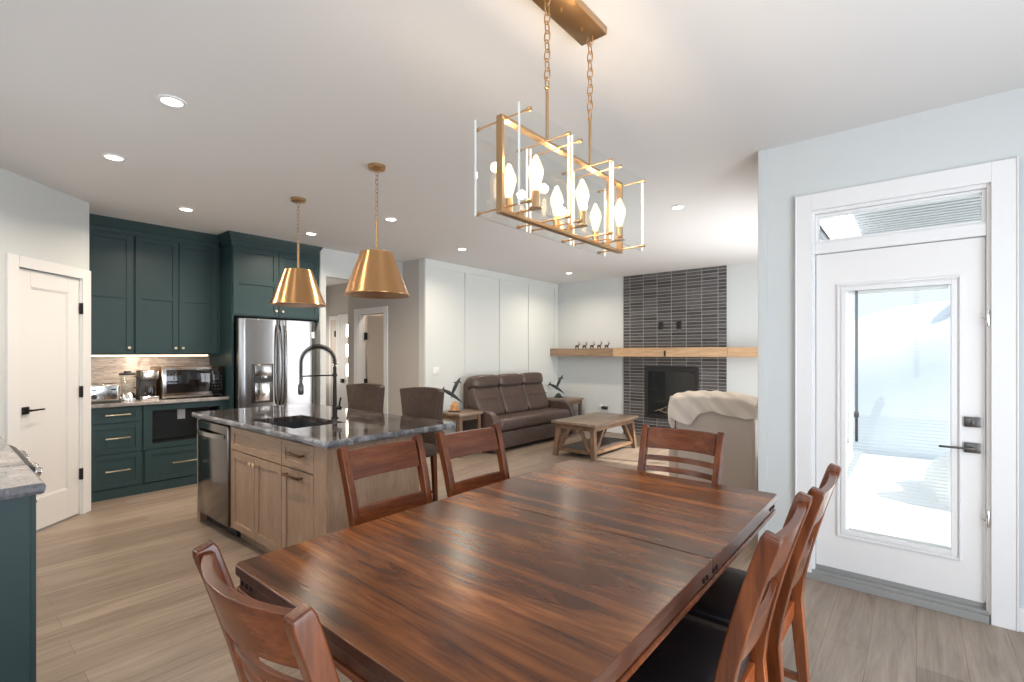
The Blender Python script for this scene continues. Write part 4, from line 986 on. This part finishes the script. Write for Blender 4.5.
# ------------------------------------------------------------ sofa (front faces +X)
sf = thing('reclining_sofa', 'brown leather three-seat reclining sofa against the panelled wall', 'sofa', (-4.96, 6.17, 0), PI/2)
MB().rbox(-0.93, 0.93, -0.30, 0.33, 0.045, 0.30, 0.02, 2).build('base', 'leather_seam', sf)
def seat_f(u, v):
    return None
st = MB()
def sa(u, v):
    x = (2*u-1)*0.925; a = PI*v; yy = -0.06-0.32*math.sin(a/2) if v < 1 else -0.38
    return (x, 0, 0)
st.rbox(-0.925, 0.925, -0.39, 0.12, 0.300, 0.475, 0.065, 5); st.build('seat_cushion', 'leather_brown', sf)
MB().rbox(-0.92, 0.92, -0.375, -0.30, 0.050, 0.292, 0.028, 4).build('footrest_panel', 'leather_brown', sf)
for i in range(3):
    xc = (-0.60, 0.0, 0.60)[i]; wd = 0.604
    m_ = Mt((xc, 0.20, 0.68), rx=R(-22))
    bc = MB().pillow((0, 0, 0.0), (wd, 0.20, 0.50), 0.28, m=m_)
    b1 = bc.build('back_cushion', 'leather_brown', sf, sharp=80)
    m2 = Mt((xc, 0.265, 0.985), rx=R(-12))
    MB().pillow((0, 0, 0), (wd+0.012, 0.215, 0.215), 0.5, m=m2).build('headrest', 'leather_brown', sf, sharp=80)
    MB().tube([(xc-wd*0.46, 0.085, 0.74), (xc, 0.080, 0.735), (xc+wd*0.46, 0.085, 0.74)], 0.004, 6).build('seam', 'leather_seam', b1)
MB().prism([(0.20, 0.06), (0.40, 0.06), (0.40, 0.95), (0.345, 1.02), (0.30, 0.9)], 'X', -0.90, 0.90).build('back_shell', 'leather_seam', sf, 0.01)
for s in (-1, 1):
    pr_ = [(-0.40, 0.03), (-0.405, 0.30), (-0.395, 0.42), (-0.36, 0.52), (-0.30, 0.58), (-0.20, 0.605), (0.30, 0.60), (0.34, 0.52), (0.34, 0.03)]
    MB().prism(pr_, 'X', s*0.935, s*1.055).build('arm', 'leather_brown', sf, 0.028, seg=4, sharp=50)
for x in (-0.85, 0.85):
    for y in (-0.25, 0.27): MB().lathe([(0.025, 0.0), (0.03, 0.046)], 12, (x, y, 0)).build('foot', 'rubber', sf)

# ------------------------------------------------------------ end tables, coffee table
def end_table(label, x, y, wx_, wy_, h, name='end_table', nlegs=None):
    t = thing(name, label, 'end table', (x, y, 0), 0, 'rustic oak end tables')
    MB().rbox(-wx_/2, wx_/2, -wy_/2, wy_/2, h-0.035, h, 0.004, 2).build('table_top', 'rustic_top', t)
    a, b = wx_/2-0.03, wy_/2-0.03
    for sx in (-1, 1):
        for sy in (-1, 1): MB().bar([(sx*(a-0.02), sy*(b-0.02), h-0.036), (sx*(a-0.01), sy*(b-0.01), 0)], (0.055, 0.055)).build('leg', 'rustic_z', t, 0.003)
    MB().box(-a+0.03, a-0.03, -b+0.002, -b+0.022, h-0.10, h-0.036).box(-a+0.03, a-0.03, b-0.022, b-0.002, h-0.10, h-0.036).box(-a+0.002, -a+0.022, -b+0.03, b-0.03, h-0.10, h-0.036).box(a-0.022, a-0.002, -b+0.03, b-0.03, h-0.10, h-0.036).build('apron', 'rustic', t, 0.002)
    MB().rbox(-a+0.0, a-0.0, -b+0.0, b-0.0, 0.14, 0.165, 0.003, 2).build('shelf', 'slats', t)
    return t
end_table('rustic oak end table between the hall corner and the sofa', -5.03, 4.87, 0.50, 0.46, 0.60)
end_table('rustic oak end table in the far corner beyond the sofa', -5.08, 7.60, 0.58, 0.52, 0.60)
end_table('small dark oak side table mostly hidden behind the door wall corner', -1.08, 5.35, 0.42, 0.42, 0.52)
co = thing('coffee_table', 'rustic grey oak coffee table with A-frame legs before the fireplace', 'coffee table', (-3.60, 6.26, 0), 0)
ax, by = 0.355, 0.65
MB().rbox(-ax, ax, -by, by, 0.452, 0.49, 0.004, 2).build('table_top', 'rustic_top', co)
lx, ly = ax-0.065, by-0.07
for sx in (-1, 1):
    for sy in (-1, 1): MB().bar([(sx*(lx-0.02), sy*(ly-0.02), 0.451), (sx*(lx+0.02), sy*(ly+0.02), 0.0)], (0.065, 0.065)).build('leg', 'rustic_z', co, 0.003)
MB().box(-lx, lx, -ly-0.02, -ly+0.015, 0.385, 0.451).box(-lx, lx, ly-0.015, ly+0.02, 0.385, 0.451).box(-lx-0.02, -lx+0.015, -ly, ly, 0.385, 0.451).box(lx-0.015, lx+0.02, -ly, ly, 0.385, 0.451).build('apron', 'rustic', co, 0.002)
MB().box(-lx, lx, -ly-0.01, -ly+0.03, 0.07, 0.115).box(-lx, lx, ly-0.03, ly+0.01, 0.07, 0.115).box(-lx-0.01, -lx+0.03, -ly, ly, 0.07, 0.115).box(lx-0.03, lx+0.01, -ly, ly, 0.07, 0.115).build('lower_frame', 'rustic', co, 0.002)
MB().box(-lx+0.031, lx-0.031, -ly+0.031, ly-0.031, 0.09, 0.112).build('shelf', 'slats', co)
for sx in (-1, 1):
    for sy in (-1, 1):
        MB().bar([(sx*(lx+0.003), sy*(ly-0.05), 0.11), (sx*(lx-0.002), sy*(ly-0.27), 0.39)], (0.032, 0.045)).build('brace', 'rustic_z', co)
        MB().bar([(sx*(lx-0.045), sy*(ly+0.010), 0.11), (sx*(lx-0.20), sy*(ly+0.005), 0.39)], (0.032, 0.045), side=(0, 1, 0)).build('brace', 'rustic_z', co)

# sculptures
def fish(mb, a, b, r, fins):
    A, B = Vector(a), Vector(b); n = 14; pts = []; rs = []
    bend = Vector((0.0, 0, 1)).cross((B-A)).normalized()*0
    for i in range(n+1):
        u = i/n; p = A.lerp(B, u); p.z += 0.02*math.sin(PI*u); pts.append(p); rs.append(max(0.0015, r*(math.sin(PI*min(1, u**0.75))**0.8)*(1-0.25*u)+0.002))
    mb.tube(pts, rs, 12)
    D = (B-A).normalized(); S = Vector((-D.z, 0, D.x)) if abs(D.y) < 0.5 else Vector((0, -D.z, D.y)); S.normalize()
    Wd = D.cross(S).normalized()
    for u, sg, ln in fins:
        p = A.lerp(B, u); p.z += 0.02*math.sin(PI*u); tip = p+S*sg*ln-D*(ln*0.35*(1 if u < 0.9 else -1)); 
        mb.add([p+D*0.022+Wd*0.004, p-D*0.022+Wd*0.004, tip, p+D*0.022-Wd*0.004, p-D*0.022-Wd*0.004], [(0, 1, 2), (4, 3, 2), (0, 2, 3), (1, 4, 2), (0, 3, 4, 1)])
    return mb
def sculpture(label, x, y, z, rz, amber):
    t = thing('sculpture', label, 'sculpture', (x, y, z), rz, 'dolphin sculptures')
    MB().lathe([(0.0, 0), (0.085, 0), (0.09, 0.008), (0.08, 0.016), (0.0, 0.018)], 24).build('base', 'rubber', t)
    rk = MB(); nu, nv = 18, 10; vs = []; fs = []; q2 = random.Random(5)
    hh = 0.12 if amber else 0.06
    for j in range(nv+1):
        for i in range(nu):
            ph = PI/2*j/nv; th2 = 2*PI*i/nu; k = 1+q2.uniform(-0.16, 0.16)
            vs.append((0.06*k*math.cos(ph)*math.cos(th2), 0.05*k*math.cos(ph)*math.sin(th2), 0.018+hh*math.sin(ph)*(1+0.1*math.sin(3*th2))))
    for j in range(nv):
        for i in range(nu): fs.append((j*nu+i, j*nu+(i+1) % nu, (j+1)*nu+(i+1) % nu, (j+1)*nu+i))
    rk.add(vs, fs).build('rock', 'amber' if amber else 'figure', t, sharp=20)
    dz = 0.13 if amber else 0.07
    fish(MB(), (-0.165, 0, dz+0.185), (0.12, 0, dz-0.005), 0.030, [(0.5, 1, 0.06), (0.03, 1, 0.05), (0.03, -1, 0.05), (0.55, -1, 0.05)]).build('lower_dolphin', 'figure', t, sharp=60)
    fish(MB(), (-0.03, 0, dz+0.12), (0.09, 0, dz+0.36), 0.027, [(0.6, 1, 0.06), (0.03, 1, 0.05), (0.03, -1, 0.05), (0.75, -1, 0.055)]).build('upper_dolphin', 'figure', t, sharp=60)
    return t
sculpture('dark figure of two leaping dolphins on amber rock, near end table', -5.06, 4.80, 0.60, R(39), True)
sculpture('dark figure of two leaping dolphins on the far corner end table', -5.20, 7.62, 0.60, R(39), False)

# ------------------------------------------------------------ recliner with throw
rc = thing('recliner', 'beige leather recliner armchair seen from behind with a throw over it', 'armchair', (-1.30, 4.42, 0), R(0))
def rb_a(u, v):
    z = 0.10+0.955*v; hw = 0.315+0.012*math.sin(PI*v)-0.02*(1-v); x = (2*u-1)*hw
    return (x, -0.26+0.09*(1-v)**1.5-0.025*math.cos(PI*(u-0.5)), z-0.035*abs(2*u-1)**4*v)
def rb_b(u, v):
    p = rb_a(u, v); return (p[0]*0.98, p[1]+0.17, p[2]-0.01)
MB().loft(rb_a, rb_b, 22, 18).build('backrest', 'recliner', rc, 0.03, seg=4, sharp=60)
MB().rbox(-0.24, 0.24, -0.10, 0.42, 0.26, 0.48, 0.05, 4).build('seat_cushion', 'recliner', rc)
for s in (-1, 1): MB().rbox(s*0.255, s*0.385, -0.12, 0.44, 0.06, 0.60, 0.04, 4).build('arm', 'recliner', rc)
MB().rbox(-0.25, 0.25, 0.43, 0.50, 0.10, 0.45, 0.025, 3).build('footrest', 'recliner', rc)
MB().rbox(-0.27, 0.27, -0.14, 0.40, 0.0, 0.10, 0.01, 2).build('base', 'rubber', rc)
rw = random.Random(11)
NU = 48; prof_low = []
def hem(u):      # how far the throw hangs at the back, 0..1 across
    return 0.125+0.015*math.sin(u*9+1)+0.006*math.sin(u*31)+0.105*math.exp(-((u-0.22)/0.15)**2)
def th_a(u, v):
    x = (2*u-1)*0.345; zt = 1.083-0.030*abs(2*u-1)**4+0.008*math.sin(u*5-1)
    h = hem(u); L = h+0.21+0.16; s = v*L
    if s < h: y = -0.310-0.004*math.sin(u*13+s*9)+0.003*math.cos(u*31); z = zt-0.02-(h-s); 
    elif s < h+0.21:
        a = (s-h)/0.21; y = -0.310+0.25*a; z = zt-0.02+0.045*math.sin(PI*a)
    else: y = -0.06+0.004*math.sin(u*20); z = zt-0.02-(s-h-0.21)
    return (x, y, z+0.004*math.sin(u*40+v*13))
def th_b(u, v):
    p = th_a(u, v); L = 0.012
    h = hem(u); s = v*(h+0.37)
    if s < h: return (p[0], p[1]+L, p[2])
    if s < h+0.21: return (p[0], p[1]+L*(1-2*(s-h)/0.21), p[2]-L)
    return (p[0], p[1]-L, p[2])
tw = MB().loft(th_a, th_b, 56, 34)
def sd_a(u, v):                                   # folds hanging off the left side
    y = -0.31+0.24*u; z = 1.06-0.30*v*(0.75+0.25*math.sin(u*7)); return (-0.338-0.014*math.sin(u*9+v*3)-0.012*v, y, z)
def sd_b(u, v): p = sd_a(u, v); return (p[0]+0.012, p[1], p[2])
tw.loft(sd_a, sd_b, 14, 10)
two = tw.build('throw_blanket', 'knit', None, sharp=70); two.location = (-1.30, 4.42, 0)
tag(two, 'cream cable knit throw draped over the top of the recliner', 'blanket')

# ------------------------------------------------------------ fireplace
fp = thing('fireplace_surround', 'floor to ceiling charcoal stacked tile surround on the far wall', 'fireplace', (-3.14, 7.95, 0), 0)
FY = -0.02
hw_, ia, ib_, iz0, iz1 = 0.8715, -0.455, 0.45, 0.33, 1.215
tm = MB().box(-hw_, ia, FY, 0, 0, H-0.001).box(ib_, hw_, FY, 0, 0, H-0.001).box(ia, ib_, FY, 0, 0, iz0).box(ia, ib_, FY, 0, iz1, H-0.001)
tm.build('tile_face', 'fp_tile', fp, smooth=False)
fi = thing('gas_fireplace', 'black framed gas fireplace insert with glass front and logs', 'fireplace insert', (-3.1425, 7.93, 0), 0)
w2 = 0.4515
fm = MB().box(-w2, -w2+0.05, -0.03, 0.012, iz0+0.002, iz1-0.002).box(w2-0.05, w2, -0.03, 0.012, iz0+0.002, iz1-0.002).box(-w2+0.05, w2-0.05, -0.03, 0.012, iz0+0.002, iz0+0.06).box(-w2+0.05, w2-0.05, -0.03, 0.012, iz1-0.09, iz1-0.002)
fm.build('frame', 'rubber', fi, 0.004)
MB().box(-w2+0.05, w2-0.05, -0.022, -0.018, iz0+0.06, iz1-0.09).build('glass_front', 'glass', fi)
MB().box(-w2+0.05, w2-0.05, 0.008, 0.012, iz0+0.06, iz1-0.09).box(-w2+0.05, w2-0.05, -0.012, 0.008, iz0+0.06, iz0+0.07).build('firebox', 'green_in', fi)
lg = MB().tube([(-0.28, 0, 0.45), (-0.10, -0.002, 0.52)], 0.008, 8).tube([(0.0, 0, 0.42), (-0.20, 0, 0.46)], 0.008, 8)
for x0, x1, za, zb in ((-0.20, -0.02, 0.46, 0.56), (-0.08, 0.14, 0.50, 0.44), (0.0, 0.22, 0.46, 0.50)): lg.tube([(x0, -0.003, za), ((x0+x1)/2, -0.004, (za+zb)/2+0.01), (x1, -0.003, zb)], 0.009, 8)
lg.build('logs', 'log', fi)
# mantel of three boards, the left one darkened to paint in its shade
mt = thing('mantel_shelf', 'long honey oak mantel beam, left end painted as shaded, across the fireplace wall', 'mantel', (0, 7.95, 0), 0)
MB().box(-5.4395, -4.082, -0.26, 0, 1.378, 1.522).build('left_board', 'mantel_shaded', mt, 0.003, label='left stretch painted as shaded oak')
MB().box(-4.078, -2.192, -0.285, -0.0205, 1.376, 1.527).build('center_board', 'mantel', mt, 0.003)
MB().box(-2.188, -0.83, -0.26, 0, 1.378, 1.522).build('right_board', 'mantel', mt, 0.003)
for i, (x, lb) in enumerate(((-3.319, 'left of the pair'), (-3.012, 'right of the pair'))):
    o = thing('wall_outlet', 'black outlet plate on the charcoal tile above the mantel, '+lb, 'outlet', (x, 7.93, 1.90), 0)
    MB().rbox(-0.04, 0.04, -0.010, 0, -0.065, 0.065, 0.003, 2).build('plate', 'rubber', o)
    MB().box(-0.018, 0.018, -0.013, -0.010, -0.04, -0.01).box(-0.018, 0.018, -0.013, -0.010, 0.01, 0.04).build('socket', 'green_in', o)
mo = thing('wall_outlet', 'small black outlet set in the front of the mantel beam', 'outlet', (-3.144, 7.665, 1.43), 0)
MB().rbox(-0.016, 0.016, -0.007, 0, -0.045, 0.045, 0.002, 2).build('plate', 'rubber', mo)
po = thing('wall_outlet', 'low outlet with black plug on the wall behind the coffee table', 'outlet', (-4.40, 7.95, 0.44), 0)
MB().rbox(-0.10, -0.03, -0.008, 0, -0.055, 0.055, 0.002, 2).build('plate', 'white_plastic', po)
MB().rbox(-0.04, 0.07, -0.05, -0.001, -0.03, 0.025, 0.008, 2).build('plug', 'rubber', po)
ao = thing('light_switch', 'white double switch plate on the panelled wall above the stools', 'switch', (-5.44, 4.79, 1.174), PI/2)
MB().rbox(-0.06, 0.06, -0.008, 0, -0.06, 0.06, 0.002, 2).build('plate', 'white_plastic', ao)
for x in (-0.025, 0.025): MB().rbox(x-0.016, x+0.016, -0.012, -0.007, -0.033, 0.033, 0.001, 1).build('rocker', 'trim', ao)
# mantel figurines: five little caribou-like figures
def figurine(x, k, lb):
    t = thing('figurine', lb, 'figurine', (x, 7.80, 1.522), 0, 'tiny figurines on the mantel')
    b = MB().pillow((0, 0, 0.045), (0.075, 0.035, 0.042), 0.7, 14, 8)
    for lx_ in (-0.025, 0.025):
        for ly_ in (-0.01, 0.01): b.tube([(lx_, ly_, 0.04), (lx_*1.1, ly_, 0.0)], 0.006, 6)
    b.tube([(0.028, 0, 0.05), (0.045, 0, 0.075+0.006*k)], 0.010, 8).pillow((0.052, 0, 0.082+0.006*k), (0.032, 0.018, 0.02), 0.8, 10, 6)
    b.build('body', 'tinybrown', t, sharp=70)
    m_ = MB()
    for s in (-1, 1): m_.tube([(0.046, s*0.005, 0.09+0.006*k), (0.036, s*0.022, 0.112+0.004*k), (0.050, s*0.028, 0.132)], 0.003, 5)
    m_.build('antlers', 'tinybrown', t)
for i, x in enumerate((-4.90, -4.74, -4.58, -4.43, -4.28)):
    figurine(x, (0, 1, -1, 2, 1)[i], ('tiny brown animal figurine on the mantel, '+('leftmost of the five', 'second from the left', 'middle one of the five', 'second from the right', 'rightmost of the five, nearest the tile')[i]))
